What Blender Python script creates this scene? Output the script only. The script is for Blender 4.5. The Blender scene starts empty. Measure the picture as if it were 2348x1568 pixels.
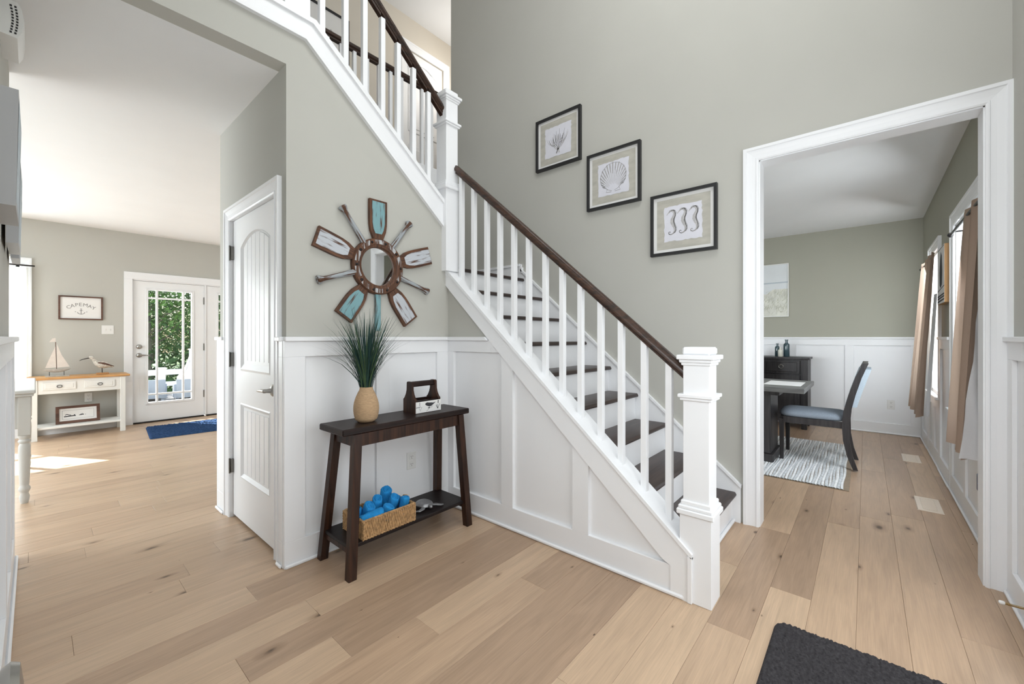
import bpy, math, random
from mathutils import Matrix, Vector
R = math.radians
PI = math.pi
scene = bpy.context.scene
COL = scene.collection

# ------------------------------------------------------------------ camera, sky, sun, exposure
EYE = 1.22
THETA = math.atan(0.861)                       # plan angle of the view direction from +X
cam_data = bpy.data.cameras.new('camera')
cam_data.sensor_fit = 'HORIZONTAL'
cam_data.sensor_width = 36.0
cam_data.lens = 36.0 * 942.0 / 2348.0
cam_data.shift_y = -11.0 / 2348.0
cam_data.clip_start = 0.02
cam = bpy.data.objects.new('camera', cam_data)
cam.location = (0, 0, EYE)
cam.rotation_euler = (PI / 2, 0, THETA - PI / 2)
COL.objects.link(cam)
scene.camera = cam

scene.view_settings.view_transform = 'Standard'
scene.view_settings.look = 'None'
scene.view_settings.gamma = 1.0
scene.view_settings.use_curve_mapping = False
scene.view_settings.exposure = 0.0

world = bpy.data.worlds.new('sky')
scene.world = world
world.use_nodes = True
wn = world.node_tree
wn.nodes.clear()
wo = wn.nodes.new('ShaderNodeOutputWorld')
wb = wn.nodes.new('ShaderNodeBackground')
ws = wn.nodes.new('ShaderNodeTexSky')
ws.sky_type = 'NISHITA'
ws.sun_disc = False
ws.sun_elevation = R(39)
ws.sun_rotation = R(-31.5)
ws.air_density = 1.0
ws.dust_density = 2.0
wb.inputs['Strength'].default_value = 0.32
wn.links.new(ws.outputs[0], wb.inputs['Color'])
wn.links.new(wb.outputs[0], wo.inputs['Surface'])


def light(name, kind, loc, energy, color=(1, 1, 1), size=None, aim=None, angle=None):
    d = bpy.data.lights.new(name, kind)
    d.energy = energy
    d.color = color
    if kind == 'AREA':
        d.shape = 'RECTANGLE'
        d.size, d.size_y = size
    if kind == 'SUN':
        d.angle = angle
    if kind == 'POINT':
        d.shadow_soft_size = size
    o = bpy.data.objects.new(name, d)
    o.location = loc
    if aim is not None:
        o.rotation_euler = Vector(aim).to_track_quat('-Z', 'Y').to_euler()
    COL.objects.link(o)
    return o


ELEV = R(39)
light('sun', 'SUN', (-6, 16, 12), 22.0, (1.0, 0.98, 0.94), aim=(0.495 * math.cos(ELEV), -0.869 * math.cos(ELEV), -math.sin(ELEV)), angle=R(0.5))
# foyer fill lamps, added in front of blank walls and overhead without any fixture
light('foyer_high_fill', 'AREA', (1.5, -0.44, 3.7), 15, (0.93, 0.97, 1.0), (2.4, 2.2), (0.0, 1, -0.35))  # added fill, high in front of the windowless front wall
light('foyer_low_fill', 'AREA', (1.8, -0.46, 1.15), 24, (0.91, 0.96, 1.0), (2.0, 1.9), (0.0, 1, 0.0))  # broad fill added low along the solid front wall
light('foyer_side_fill', 'AREA', (-0.07, 0.35, 1.6), 42, (0.92, 0.965, 1.0), (1.1, 1.7), (1, 0.0, -0.1))  # fill added at the blank left wall to brighten the panelling facing it
light('foyer_point_fill', 'POINT', (1.5, 0.7, 4.5), 66, (0.97, 0.985, 1.0), 0.4)  # added point fill that evens out the upper walls; nothing hangs here
light('family_side_fill', 'AREA', (-2.9, 4.9, 1.35), 165, (0.85, 0.935, 1.0), (2.7, 1.8), (1, -0.3, -0.5))  # fill added inside the room, before a wall that has no window
light('family_back_window_daylight', 'AREA', (-0.95, 8.05, 1.4), 120, (0.87, 0.94, 1.0), (1.5, 1.4), (0.25, -1, -0.45))
light('family_point_fill', 'POINT', (3.0, 5.7, 2.0), 30, (0.94, 0.972, 1.0), 0.3)  # unseen point fill, added to lift the family room ceiling
light('dining_window_daylight', 'AREA', (4.15, -0.68, 1.5), 41, (0.91, 0.96, 1.0), (1.0, 1.4), (0.35, 1, -0.45))
light('dining_far_window_daylight', 'AREA', (5.85, -0.68, 1.5), 41, (0.91, 0.96, 1.0), (0.7, 1.4), (0.5, 1, -0.45))
light('dining_side_fill', 'AREA', (3.36, 2.2, 1.0), 29, (0.91, 0.96, 1.0), (1.8, 1.0), (1.0, 0.0, -0.3)).data.spread = R(115)  # fill added beside the interior wall to light the far panelling, no window there
light('upper_hall_light', 'POINT', (3.7, 4.0, 4.7), 12, (1.0, 0.97, 0.93), 0.15)


# ------------------------------------------------------------------ materials
def lin(c):
    c = c / 255.0
    return c / 12.92 if c <= 0.04045 else ((c + 0.055) / 1.055) ** 2.4


def rgb(r, g, b):
    return (lin(r), lin(g), lin(b), 1.0)


def mat(name, c, rough=0.5, metal=0.0, vary=0.06, scale=6.0, bump=0.0, bscale=200.0, stretch=(1, 1, 1), spec=0.5, detail=4.0):
    """painted / plain surface: base colour with a little procedural tone noise and optional fine relief"""
    m = bpy.data.materials.new(name)
    m.use_nodes = True
    nt = m.node_tree
    p = nt.nodes['Principled BSDF']
    p.inputs['Roughness'].default_value = rough
    p.inputs['Metallic'].default_value = metal
    p.inputs['Specular IOR Level'].default_value = spec
    tc = nt.nodes.new('ShaderNodeTexCoord')
    mp = nt.nodes.new('ShaderNodeMapping')
    mp.inputs['Scale'].default_value = stretch
    nz = nt.nodes.new('ShaderNodeTexNoise')
    nz.inputs['Scale'].default_value = scale
    nz.inputs['Detail'].default_value = detail
    cr = nt.nodes.new('ShaderNodeValToRGB')
    cr.color_ramp.elements[0].position = 0.3
    cr.color_ramp.elements[1].position = 0.7
    cr.color_ramp.elements[0].color = tuple(x * (1 - vary) for x in c[:3]) + (1,)
    cr.color_ramp.elements[1].color = tuple(min(1, x * (1 + vary)) for x in c[:3]) + (1,)
    L = nt.links.new
    L(tc.outputs['Object'], mp.inputs['Vector'])
    L(mp.outputs[0], nz.inputs['Vector'])
    L(nz.outputs['Fac'], cr.inputs[0])
    L(cr.outputs[0], p.inputs['Base Color'])
    if bump:
        n2 = nt.nodes.new('ShaderNodeTexNoise')
        n2.inputs['Scale'].default_value = bscale
        n2.inputs['Detail'].default_value = 3
        bp = nt.nodes.new('ShaderNodeBump')
        bp.inputs['Strength'].default_value = bump
        bp.inputs['Distance'].default_value = 0.004
        L(mp.outputs[0], n2.inputs['Vector'])
        L(n2.outputs['Fac'], bp.inputs['Height'])
        L(bp.outputs[0], p.inputs['Normal'])
    return m


def wood(name, dark, light_, axis=0, rough=0.45, grain=18.0, along=1.2, spec=0.5):
    """stained wood, grain along the given axis"""
    m = bpy.data.materials.new(name)
    m.use_nodes = True
    nt = m.node_tree
    p = nt.nodes['Principled BSDF']
    p.inputs['Roughness'].default_value = rough
    p.inputs['Specular IOR Level'].default_value = spec
    tc = nt.nodes.new('ShaderNodeTexCoord')
    mp = nt.nodes.new('ShaderNodeMapping')
    s = [grain] * 3
    s[axis] = along
    mp.inputs['Scale'].default_value = s
    nz = nt.nodes.new('ShaderNodeTexNoise')
    nz.inputs['Scale'].default_value = 2.2
    nz.inputs['Detail'].default_value = 6
    nz.inputs['Distortion'].default_value = 0.8
    cr = nt.nodes.new('ShaderNodeValToRGB')
    cr.color_ramp.elements[0].position = 0.32
    cr.color_ramp.elements[1].position = 0.72
    cr.color_ramp.elements[0].color = dark
    cr.color_ramp.elements[1].color = light_
    bp = nt.nodes.new('ShaderNodeBump')
    bp.inputs['Strength'].default_value = 0.15
    bp.inputs['Distance'].default_value = 0.002
    L = nt.links.new
    L(tc.outputs['Object'], mp.inputs['Vector'])
    L(mp.outputs[0], nz.inputs['Vector'])
    L(nz.outputs['Fac'], cr.inputs[0])
    L(cr.outputs[0], p.inputs['Base Color'])
    L(nz.outputs['Fac'], bp.inputs['Height'])
    L(bp.outputs[0], p.inputs['Normal'])
    return m


def plank_mat():
    m = bpy.data.materials.new('pale_oak_plank')
    m.use_nodes = True
    nt = m.node_tree
    L = nt.links.new
    N = nt.nodes.new
    p = nt.nodes['Principled BSDF']
    p.inputs['Roughness'].default_value = 0.36
    p.inputs['Specular IOR Level'].default_value = 0.5
    tc = N('ShaderNodeTexCoord')
    oi = N('ShaderNodeObjectInfo')
    vm = N('ShaderNodeVectorMath'); vm.operation = 'SCALE'
    vm.inputs[0].default_value = (37.0, 91.0, 13.0)
    L(oi.outputs['Random'], vm.inputs['Scale'])
    va = N('ShaderNodeVectorMath'); va.operation = 'ADD'
    L(tc.outputs['Object'], va.inputs[0]); L(vm.outputs[0], va.inputs[1])

    def noise(sc, scale, detail, dist):
        mp = N('ShaderNodeMapping'); mp.inputs['Scale'].default_value = sc
        L(va.outputs[0], mp.inputs['Vector'])
        n = N('ShaderNodeTexNoise')
        n.inputs['Scale'].default_value = scale
        n.inputs['Detail'].default_value = detail
        n.inputs['Distortion'].default_value = dist
        L(mp.outputs[0], n.inputs['Vector'])
        return n
    g1 = noise((1.0, 9.0, 9.0), 2.4, 5, 1.1)       # broad figure
    g2 = noise((3.0, 110.0, 110.0), 2.0, 3, 0.3)   # pores
    # plank tone comes from the object's own colour (R)
    sep = N('ShaderNodeSeparateColor'); L(oi.outputs['Color'], sep.inputs[0])
    tone = N('ShaderNodeValToRGB')
    e = tone.color_ramp.elements
    e[0].position = 0.0; e[0].color = rgb(150, 125, 104)
    e[1].position = 1.0; e[1].color = rgb(206, 179, 150)
    mid = tone.color_ramp.elements.new(0.5); mid.color = rgb(181, 153, 127)
    L(sep.outputs[0], tone.inputs[0])
    fig = N('ShaderNodeMapRange')
    fig.inputs[1].default_value = 0.3; fig.inputs[2].default_value = 0.7
    fig.inputs[3].default_value = 0.88; fig.inputs[4].default_value = 1.08
    L(g1.outputs['Fac'], fig.inputs[0])
    por = N('ShaderNodeMapRange')
    por.inputs[1].default_value = 0.35; por.inputs[2].default_value = 0.62
    por.inputs[3].default_value = 0.92; por.inputs[4].default_value = 1.03
    L(g2.outputs['Fac'], por.inputs[0])
    mul = N('ShaderNodeMath'); mul.operation = 'MULTIPLY'
    L(fig.outputs[0], mul.inputs[0]); L(por.outputs[0], mul.inputs[1])
    # knots: sparse dark spots
    mpk = N('ShaderNodeMapping'); mpk.inputs['Scale'].default_value = (1.9, 4.4, 1.0)
    L(va.outputs[0], mpk.inputs['Vector'])
    vo = N('ShaderNodeTexVoronoi'); vo.voronoi_dimensions = '2D'
    vo.inputs['Scale'].default_value = 1.0
    L(mpk.outputs[0], vo.inputs['Vector'])
    sepc = N('ShaderNodeSeparateColor'); L(vo.outputs['Color'], sepc.inputs[0])
    size = N('ShaderNodeMapRange')            # only some cells carry a knot
    size.inputs[1].default_value = 0.42; size.inputs[2].default_value = 1.0
    size.inputs[3].default_value = 0.0; size.inputs[4].default_value = 0.20
    L(sepc.outputs[0], size.inputs[0])
    wob = noise((9.0, 22.0, 1.0), 1.0, 3, 0.5)
    wm = N('ShaderNodeMath'); wm.operation = 'MULTIPLY_ADD'
    wm.inputs[1].default_value = 0.10; wm.inputs[2].default_value = -0.05
    L(wob.outputs['Fac'], wm.inputs[0])
    dd = N('ShaderNodeMath'); dd.operation = 'ADD'
    L(vo.outputs['Distance'], dd.inputs[0]); L(wm.outputs[0], dd.inputs[1])
    div = N('ShaderNodeMath'); div.operation = 'DIVIDE'
    L(dd.outputs[0], div.inputs[0])
    mx = N('ShaderNodeMath'); mx.operation = 'MAXIMUM'; mx.inputs[1].default_value = 0.001
    L(size.outputs[0], mx.inputs[0]); L(mx.outputs[0], div.inputs[1])
    kr = N('ShaderNodeValToRGB')
    ke = kr.color_ramp.elements
    ke[0].position = 0.12; ke[0].color = (0.22, 0.19, 0.16, 1)
    ke[1].position = 1.0; ke[1].color = (1, 1, 1, 1)
    k2 = kr.color_ramp.elements.new(0.42); k2.color = (0.74, 0.71, 0.68, 1)
    L(div.outputs[0], kr.inputs[0])
    m1 = N('ShaderNodeMix'); m1.data_type = 'RGBA'; m1.blend_type = 'MULTIPLY'; m1.inputs[0].default_value = 1.0
    L(tone.outputs[0], m1.inputs[6]); L(mul.outputs[0], m1.inputs[7])
    m2 = N('ShaderNodeMix'); m2.data_type = 'RGBA'; m2.blend_type = 'MULTIPLY'; m2.inputs[0].default_value = 1.0
    L(m1.outputs[2], m2.inputs[6]); L(kr.outputs[0], m2.inputs[7])
    L(m2.outputs[2], p.inputs['Base Color'])
    bp = N('ShaderNodeBump'); bp.inputs['Strength'].default_value = 0.12; bp.inputs['Distance'].default_value = 0.002
    L(g2.outputs['Fac'], bp.inputs['Height']); L(bp.outputs[0], p.inputs['Normal'])
    return m


def glass_mat(name='clear_glass'):
    m = bpy.data.materials.new(name)
    m.use_nodes = True
    nt = m.node_tree
    nt.nodes.clear()
    o = nt.nodes.new('ShaderNodeOutputMaterial')
    t = nt.nodes.new('ShaderNodeBsdfTransparent')
    t.inputs[0].default_value = (0.97, 0.985, 0.98, 1)
    g = nt.nodes.new('ShaderNodeBsdfGlossy')
    g.inputs['Roughness'].default_value = 0.02
    x = nt.nodes.new('ShaderNodeMixShader')
    x.inputs[0].default_value = 0.035
    nt.links.new(t.outputs[0], x.inputs[1])
    nt.links.new(g.outputs[0], x.inputs[2])
    nt.links.new(x.outputs[0], o.inputs['Surface'])
    return m


def sheer_mat(name, c, trans=0.5):
    m = bpy.data.materials.new(name)
    m.use_nodes = True
    nt = m.node_tree
    nt.nodes.clear()
    o = nt.nodes.new('ShaderNodeOutputMaterial')
    d = nt.nodes.new('ShaderNodeBsdfDiffuse')
    t = nt.nodes.new('ShaderNodeBsdfTranslucent')
    nz = nt.nodes.new('ShaderNodeTexNoise')
    tc = nt.nodes.new('ShaderNodeTexCoord')
    mp = nt.nodes.new('ShaderNodeMapping')
    mp.inputs['Scale'].default_value = (160, 160, 25)
    cr = nt.nodes.new('ShaderNodeValToRGB')
    cr.color_ramp.elements[0].color = tuple(x * 0.86 for x in c[:3]) + (1,)
    cr.color_ramp.elements[1].color = c
    L = nt.links.new
    L(tc.outputs['Object'], mp.inputs[0]); L(mp.outputs[0], nz.inputs['Vector'])
    L(nz.outputs['Fac'], cr.inputs[0]); L(cr.outputs[0], d.inputs[0]); L(cr.outputs[0], t.inputs[0])
    x = nt.nodes.new('ShaderNodeMixShader')
    x.inputs[0].default_value = trans
    L(d.outputs[0], x.inputs[1]); L(t.outputs[0], x.inputs[2]); L(x.outputs[0], o.inputs['Surface'])
    return m


def worn_paint(name, paint, bare=rgb(84, 54, 36), amount=0.5, axis=2):
    """chipped paint over brown wood, strokes along local axis"""
    m = bpy.data.materials.new(name)
    m.use_nodes = True
    nt = m.node_tree
    p = nt.nodes['Principled BSDF']
    p.inputs['Roughness'].default_value = 0.7
    tc = nt.nodes.new('ShaderNodeTexCoord')
    mp = nt.nodes.new('ShaderNodeMapping')
    s = [60.0] * 3
    s[axis] = 6.0
    mp.inputs['Scale'].default_value = s
    nz = nt.nodes.new('ShaderNodeTexNoise')
    nz.inputs['Scale'].default_value = 1.0
    nz.inputs['Detail'].default_value = 6
    cr = nt.nodes.new('ShaderNodeValToRGB')
    cr.color_ramp.elements[0].position = amount - 0.05
    cr.color_ramp.elements[0].color = bare
    cr.color_ramp.elements[1].position = amount + 0.05
    cr.color_ramp.elements[1].color = paint
    L = nt.links.new
    L(tc.outputs['Object'], mp.inputs[0]); L(mp.outputs[0], nz.inputs['Vector'])
    L(nz.outputs['Fac'], cr.inputs[0]); L(cr.outputs[0], p.inputs['Base Color'])
    return m


def emit_mat(name, c, s):
    m = bpy.data.materials.new(name)
    m.use_nodes = True
    p = m.node_tree.nodes['Principled BSDF']
    p.inputs['Base Color'].default_value = c
    p.inputs['Emission Color'].default_value = c
    p.inputs['Emission Strength'].default_value = s
    return m


M = {}
M['wall'] = mat('greige_wall_paint', rgb(189, 188, 181), 0.85, vary=0.012, scale=3, bump=0.04, bscale=350, spec=0.2)
M['wall_dining'] = mat('sage_greige_wall_paint', rgb(171, 170, 157), 0.85, vary=0.012, scale=3, bump=0.04, bscale=350, spec=0.2)
M['wall_hall'] = mat('cream_hall_wall_paint', rgb(216, 209, 197), 0.85, vary=0.012, scale=3, spec=0.2)
M['ceil'] = mat('white_ceiling_paint', rgb(238, 239, 240), 0.9, vary=0.01, scale=3, spec=0.15)
M['trim'] = mat('white_trim_paint', rgb(240, 241, 243), 0.38, vary=0.008, scale=4, spec=0.4)
M['door'] = mat('white_door_paint', rgb(239, 240, 241), 0.42, vary=0.01, scale=4, spec=0.4)
M['plank'] = plank_mat()
M['subfloor'] = mat('dark_subfloor', rgb(130, 104, 82), 0.8, vary=0.1, scale=8)
M['tread'] = wood('espresso_stained_tread', rgb(38, 27, 24), rgb(66, 50, 45), axis=0, rough=0.33)
M['rail'] = wood('walnut_stained_rail', rgb(32, 20, 14), rgb(76, 50, 36), axis=1, rough=0.36, grain=26, along=1.5)
M['railx'] = wood('walnut_stained_rail_x', rgb(32, 20, 14), rgb(70, 46, 34), axis=0, rough=0.34, grain=26, along=1.5)
M['espresso'] = wood('espresso_table_wood', rgb(24, 15, 13), rgb(48, 31, 26), axis=0, rough=0.42, spec=0.25)
M['espresso_leg'] = wood('espresso_leg_wood', rgb(28, 17, 13), rgb(70, 44, 31), axis=2, rough=0.42, spec=0.3)
M['shelf_dark'] = wood('dark_shelf_wood', rgb(20, 15, 15), rgb(36, 27, 26), axis=0, rough=0.45, spec=0.25)
M['black'] = mat('black_frame_lacquer', rgb(34, 34, 36), 0.4, vary=0.1, scale=10)
M['white_mat'] = mat('white_mat_board', rgb(232, 231, 229), 0.8, vary=0.01)
M['taupe'] = mat('taupe_washed_paper', rgb(184, 181, 171), 0.85, vary=0.12, scale=9, stretch=(1, 1, 3))
M['paper'] = mat('cool_white_paper', rgb(218, 218, 226), 0.85, vary=0.03, scale=12)
M['pencil'] = mat('grey_pencil', rgb(128, 126, 124), 0.9, vary=0.25, scale=60)
M['pencil_light'] = mat('pale_pencil', rgb(186, 184, 184), 0.9, vary=0.15, scale=60)
M['ink'] = mat('dark_print_ink', rgb(52, 52, 56), 0.8, vary=0.15, scale=40)
M['glass'] = glass_mat()
M['nickel'] = mat('brushed_nickel', rgb(168, 166, 162), 0.3, 1.0, vary=0.05, scale=30)
M['hinge'] = mat('satin_hinge_metal', rgb(120, 118, 114), 0.38, 1.0, vary=0.05, scale=30)
M['dark_metal'] = mat('dark_bronze_metal', rgb(52, 50, 50), 0.4, 0.8, vary=0.08, scale=30)
M['brass'] = mat('brass_spring', rgb(190, 160, 105), 0.3, 1.0, vary=0.05, scale=30)
M['plastic'] = mat('white_plastic', rgb(232, 232, 230), 0.35, vary=0.01)
M['slot'] = mat('dark_slot', rgb(40, 40, 42), 0.6, vary=0.1)
M['mirror'] = mat('silvered_mirror', rgb(238, 240, 240), 0.015, 1.0, vary=0.0)
M['oar_wood'] = wood('oar_bare_wood', rgb(58, 34, 22), rgb(112, 72, 46), axis=2, rough=0.6, grain=40, along=4)
M['oar_teal'] = worn_paint('chipped_teal_paint', rgb(122, 162, 168), amount=0.42)
M['oar_white'] = worn_paint('chipped_white_paint', rgb(188, 192, 198), amount=0.43)
M['oar_grey'] = worn_paint('chipped_grey_paint', rgb(160, 166, 170), amount=0.48)
M['vase'] = mat('sisal_rope', rgb(182, 152, 118), 0.85, vary=0.16, scale=60, bump=0.3, bscale=300, stretch=(1, 1, 4))
M['grass'] = mat('dark_teal_grass_blades', rgb(30, 62, 58), 0.5, vary=0.35, scale=14)
M['grass2'] = mat('green_grass_blades', rgb(58, 84, 52), 0.5, vary=0.35, scale=14)
M['basket'] = mat('woven_seagrass', rgb(176, 140, 98), 0.8, vary=0.35, scale=70, bump=0.4, bscale=260)
M['blue'] = mat('bright_blue_terry', rgb(28, 138, 205), 0.9, vary=0.14, scale=40, bump=0.5, bscale=320)
M['pewter'] = mat('pewter_metal', rgb(150, 150, 152), 0.42, 0.85, vary=0.14, scale=60, bump=0.3, bscale=130)
M['mat_dark'] = mat('charcoal_pile', rgb(64, 62, 64), 0.95, vary=0.3, scale=90, bump=0.6, bscale=260, spec=0.1)
M['rug_blue'] = mat('navy_shag_pile', rgb(50, 74, 110), 0.95, vary=0.25, scale=40, bump=0.8, bscale=180, spec=0.1)
M['rug_white'] = mat('ivory_woven_cord', rgb(226, 227, 227), 0.9, vary=0.13, scale=30, bump=0.4, bscale=160, spec=0.1)
M['rug_grey'] = mat('grey_woven_cord', rgb(200, 203, 205), 0.9, vary=0.24, scale=45, bump=0.4, bscale=160, spec=0.1)
M['rug_hem'] = mat('tan_rug_hem', rgb(140, 124, 106), 0.9, vary=0.15, scale=30)
M['dining_wood'] = wood('charcoal_dining_wood', rgb(30, 28, 30), rgb(58, 54, 55), axis=2, rough=0.4)
M['dining_top'] = wood('grey_dining_top', rgb(78, 78, 78), rgb(112, 112, 110), axis=1, rough=0.35)
M['fabric'] = mat('blue_grey_upholstery', rgb(128, 136, 146), 0.9, vary=0.14, scale=160, bump=0.3, bscale=400, spec=0.15)
M['fabric_pale'] = mat('pale_blue_upholstery', rgb(182, 194, 204), 0.9, vary=0.1, scale=160, bump=0.3, bscale=400, spec=0.15)
M['linen'] = sheer_mat('beige_linen', rgb(182, 160, 144), 0.24)
M['lining'] = sheer_mat('white_lining', rgb(232, 232, 234), 0.4)
M['sheer'] = sheer_mat('white_sheer', rgb(240, 240, 236), 0.6)
M['canvas_edge'] = mat('kraft_canvas_edge', rgb(172, 134, 92), 0.8, vary=0.06, scale=10)
M['bottle_dark'] = mat('dark_teal_glass', rgb(58, 80, 88), 0.12, vary=0.1, scale=20, spec=0.8)
M['bottle_white'] = mat('milk_glass', rgb(222, 222, 210), 0.2, vary=0.03, scale=20)
M['pine'] = wood('honey_pine', rgb(176, 128, 78), rgb(214, 166, 108), axis=0, rough=0.45, grain=24)
M['furn_white'] = mat('white_furniture_paint', rgb(232, 232, 228), 0.45, vary=0.01)
M['furn_grey'] = mat('pale_grey_furniture_paint', rgb(206, 206, 204), 0.5, vary=0.015)
M['shaded_frame'] = mat('white_frame_shade_grey', rgb(176, 177, 179), 0.5, vary=0.02)  # white frames; the grey of their shaded side is put into the colour
M['frame_brown'] = wood('brown_picture_frame', rgb(74, 48, 38), rgb(110, 76, 60), axis=0, rough=0.5)
M['sail'] = mat('natural_sailcloth', rgb(220, 211, 203), 0.85, vary=0.04, scale=30)
M['driftwood'] = mat('whitewashed_driftwood', rgb(182, 178, 172), 0.8, vary=0.25, scale=30, stretch=(1, 3, 3))
M['tan_wood'] = wood('tan_base_wood', rgb(150, 104, 62), rgb(190, 142, 92), axis=0, rough=0.6)
M['bird'] = mat('speckled_bird_paint', rgb(196, 190, 180), 0.75, vary=0.34, scale=70)
M['deck'] = mat('grey_deck_board', rgb(168, 166, 164), 0.7, vary=0.08, scale=6, stretch=(1, 8, 1))
M['vinyl'] = mat('white_vinyl', rgb(240, 241, 243), 0.4, vary=0.01)
M['adirondack'] = mat('blue_grey_resin', rgb(140, 150, 164), 0.6, vary=0.05)
M['lawn'] = mat('lawn_grass', rgb(76, 98, 50), 0.95, vary=0.3, scale=3)
M['bark'] = mat('grey_bark', rgb(132, 122, 110), 0.9, vary=0.3, scale=12, stretch=(1, 1, 0.3), bump=0.5, bscale=30)
M['leaf_a'] = mat('mid_green_leaves', rgb(98, 136, 58), 0.6, vary=0.35, scale=4)
M['leaf_b'] = mat('deep_green_leaves', rgb(70, 108, 50), 0.6, vary=0.35, scale=4)
M['sea_print'] = mat('pale_sky_print', rgb(226, 230, 232), 0.8, vary=0.03, scale=4)
M['sea_band'] = mat('sea_blue_print', rgb(190, 200, 206), 0.8, vary=0.06, scale=6)
M['dune_print'] = mat('dune_grass_print', rgb(222, 222, 212), 0.8, vary=0.14, scale=14, stretch=(1, 1, 0.6))
M['dune_blade'] = mat('dune_blade_print', rgb(168, 170, 142), 0.8, vary=0.2, scale=20)
M['led'] = emit_mat('blue_night_light_led', (0.05, 0.45, 1.0, 1), 3.0)
M['blue_plastic'] = mat('dark_blue_plastic', rgb(26, 60, 110), 0.3, vary=0.05)
M['register'] = mat('beige_painted_metal', rgb(222, 208, 192), 0.5, vary=0.02)
M['asphalt'] = mat('asphalt', rgb(120, 120, 118), 0.9)


# ------------------------------------------------------------------ mesh building
class MB:
    def __init__(self):
        self.v = []; self.f = []; self.mt = []
        self.M = Matrix.Identity(4)

    def add(self, vs, fs, k=0):
        n = len(self.v)
        for p in vs:
            self.v.append(tuple(self.M @ Vector(p)))
        for q in fs:
            self.f.append([i + n for i in q]); self.mt.append(k)

    def box(self, x0, x1, y0, y1, z0, z1, b=0.0, k=0):
        if x1 < x0: x0, x1 = x1, x0
        if y1 < y0: y0, y1 = y1, y0
        if z1 < z0: z0, z1 = z1, z0
        if b <= 0:
            vs = [(x0, y0, z0), (x1, y0, z0), (x1, y1, z0), (x0, y1, z0), (x0, y0, z1), (x1, y0, z1), (x1, y1, z1), (x0, y1, z1)]
            self.add(vs, [(0, 3, 2, 1), (4, 5, 6, 7), (0, 1, 5, 4), (1, 2, 6, 5), (2, 3, 7, 6), (3, 0, 4, 7)], k)
            return
        b = min(b, (x1 - x0) * 0.49, (y1 - y0) * 0.49, (z1 - z0) * 0.49)
        X = (x0, x1); Y = (y0, y1); Z = (z0, z1)
        vs = []; idx = {}
        for i in (0, 1):
            for j in (0, 1):
                for l in (0, 1):
                    sx = b if i == 0 else -b; sy = b if j == 0 else -b; sz = b if l == 0 else -b
                    for a, p in enumerate(((X[i], Y[j] + sy, Z[l] + sz), (X[i] + sx, Y[j], Z[l] + sz), (X[i] + sx, Y[j] + sy, Z[l]))):
                        idx[(i, j, l, a)] = len(vs); vs.append(p)
        g = idx.get
        fs = []
        fs.append([g((0, 0, 0, 0)), g((0, 0, 1, 0)), g((0, 1, 1, 0)), g((0, 1, 0, 0))])
        fs.append([g((1, 0, 0, 0)), g((1, 1, 0, 0)), g((1, 1, 1, 0)), g((1, 0, 1, 0))])
        fs.append([g((0, 0, 0, 1)), g((1, 0, 0, 1)), g((1, 0, 1, 1)), g((0, 0, 1, 1))])
        fs.append([g((0, 1, 0, 1)), g((0, 1, 1, 1)), g((1, 1, 1, 1)), g((1, 1, 0, 1))])
        fs.append([g((0, 0, 0, 2)), g((0, 1, 0, 2)), g((1, 1, 0, 2)), g((1, 0, 0, 2))])
        fs.append([g((0, 0, 1, 2)), g((1, 0, 1, 2)), g((1, 1, 1, 2)), g((0, 1, 1, 2))])
        for j in (0, 1):
            for l in (0, 1):
                fs.append([g((0, j, l, 1)), g((0, j, l, 2)), g((1, j, l, 2)), g((1, j, l, 1))])
        for i in (0, 1):
            for l in (0, 1):
                fs.append([g((i, 0, l, 0)), g((i, 0, l, 2)), g((i, 1, l, 2)), g((i, 1, l, 0))])
        for i in (0, 1):
            for j in (0, 1):
                fs.append([g((i, j, 0, 0)), g((i, j, 0, 1)), g((i, j, 1, 1)), g((i, j, 1, 0))])
        for i in (0, 1):
            for j in (0, 1):
                for l in (0, 1):
                    fs.append([g((i, j, l, a)) for a in (0, 1, 2)])
        self.add(vs, fs, k)

    def prism(self, poly, axis, a0, a1, k=0):
        """extrude a 2-D polygon along axis; poly coords are the other two axes in xyz order"""
        n = len(poly)
        def P(p, a):
            return {0: (a, p[0], p[1]), 1: (p[0], a, p[1]), 2: (p[0], p[1], a)}[axis]
        vs = [P(p, a0) for p in poly] + [P(p, a1) for p in poly]
        fs = [list(range(n))[::-1], list(range(n, 2 * n))]
        fs += [(i, (i + 1) % n, n + (i + 1) % n, n + i) for i in range(n)]
        self.add(vs, fs, k)

    def loft(self, rings, closed=True, caps=True, k=0):
        n = len(rings[0]); vs = [p for r in rings for p in r]; fs = []
        for i in range(len(rings) - 1):
            for j in range(n if closed else n - 1):
                a = i * n + j; b = i * n + (j + 1) % n
                fs.append((a, b, b + n, a + n))
        if caps and closed:
            fs.append(list(range(n))[::-1]); fs.append(list(range((len(rings) - 1) * n, len(rings) * n)))
        self.add(vs, fs, k)

    def tube(self, pts, r, n=8, k=0, caps=True):
        pts = [Vector(p) for p in pts]
        rr = r if isinstance(r, (list, tuple)) else [r] * len(pts)
        rings = []; up = None
        for i, p in enumerate(pts):
            t = (pts[min(i + 1, len(pts) - 1)] - pts[max(i - 1, 0)])
            if t.length < 1e-9: t = Vector((0, 0, 1))
            t.normalize()
            if up is None:
                up = Vector((0, 0, 1)) if abs(t.z) < 0.9 else Vector((1, 0, 0))
            s = t.cross(up)
            if s.length < 1e-6: s = t.orthogonal()
            s.normalize(); up = s.cross(t).normalized()
            rings.append([tuple(p + s * (rr[i] * math.cos(2 * PI * j / n)) + up * (rr[i] * math.sin(2 * PI * j / n))) for j in range(n)])
        self.loft(rings, True, caps, k)

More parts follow.
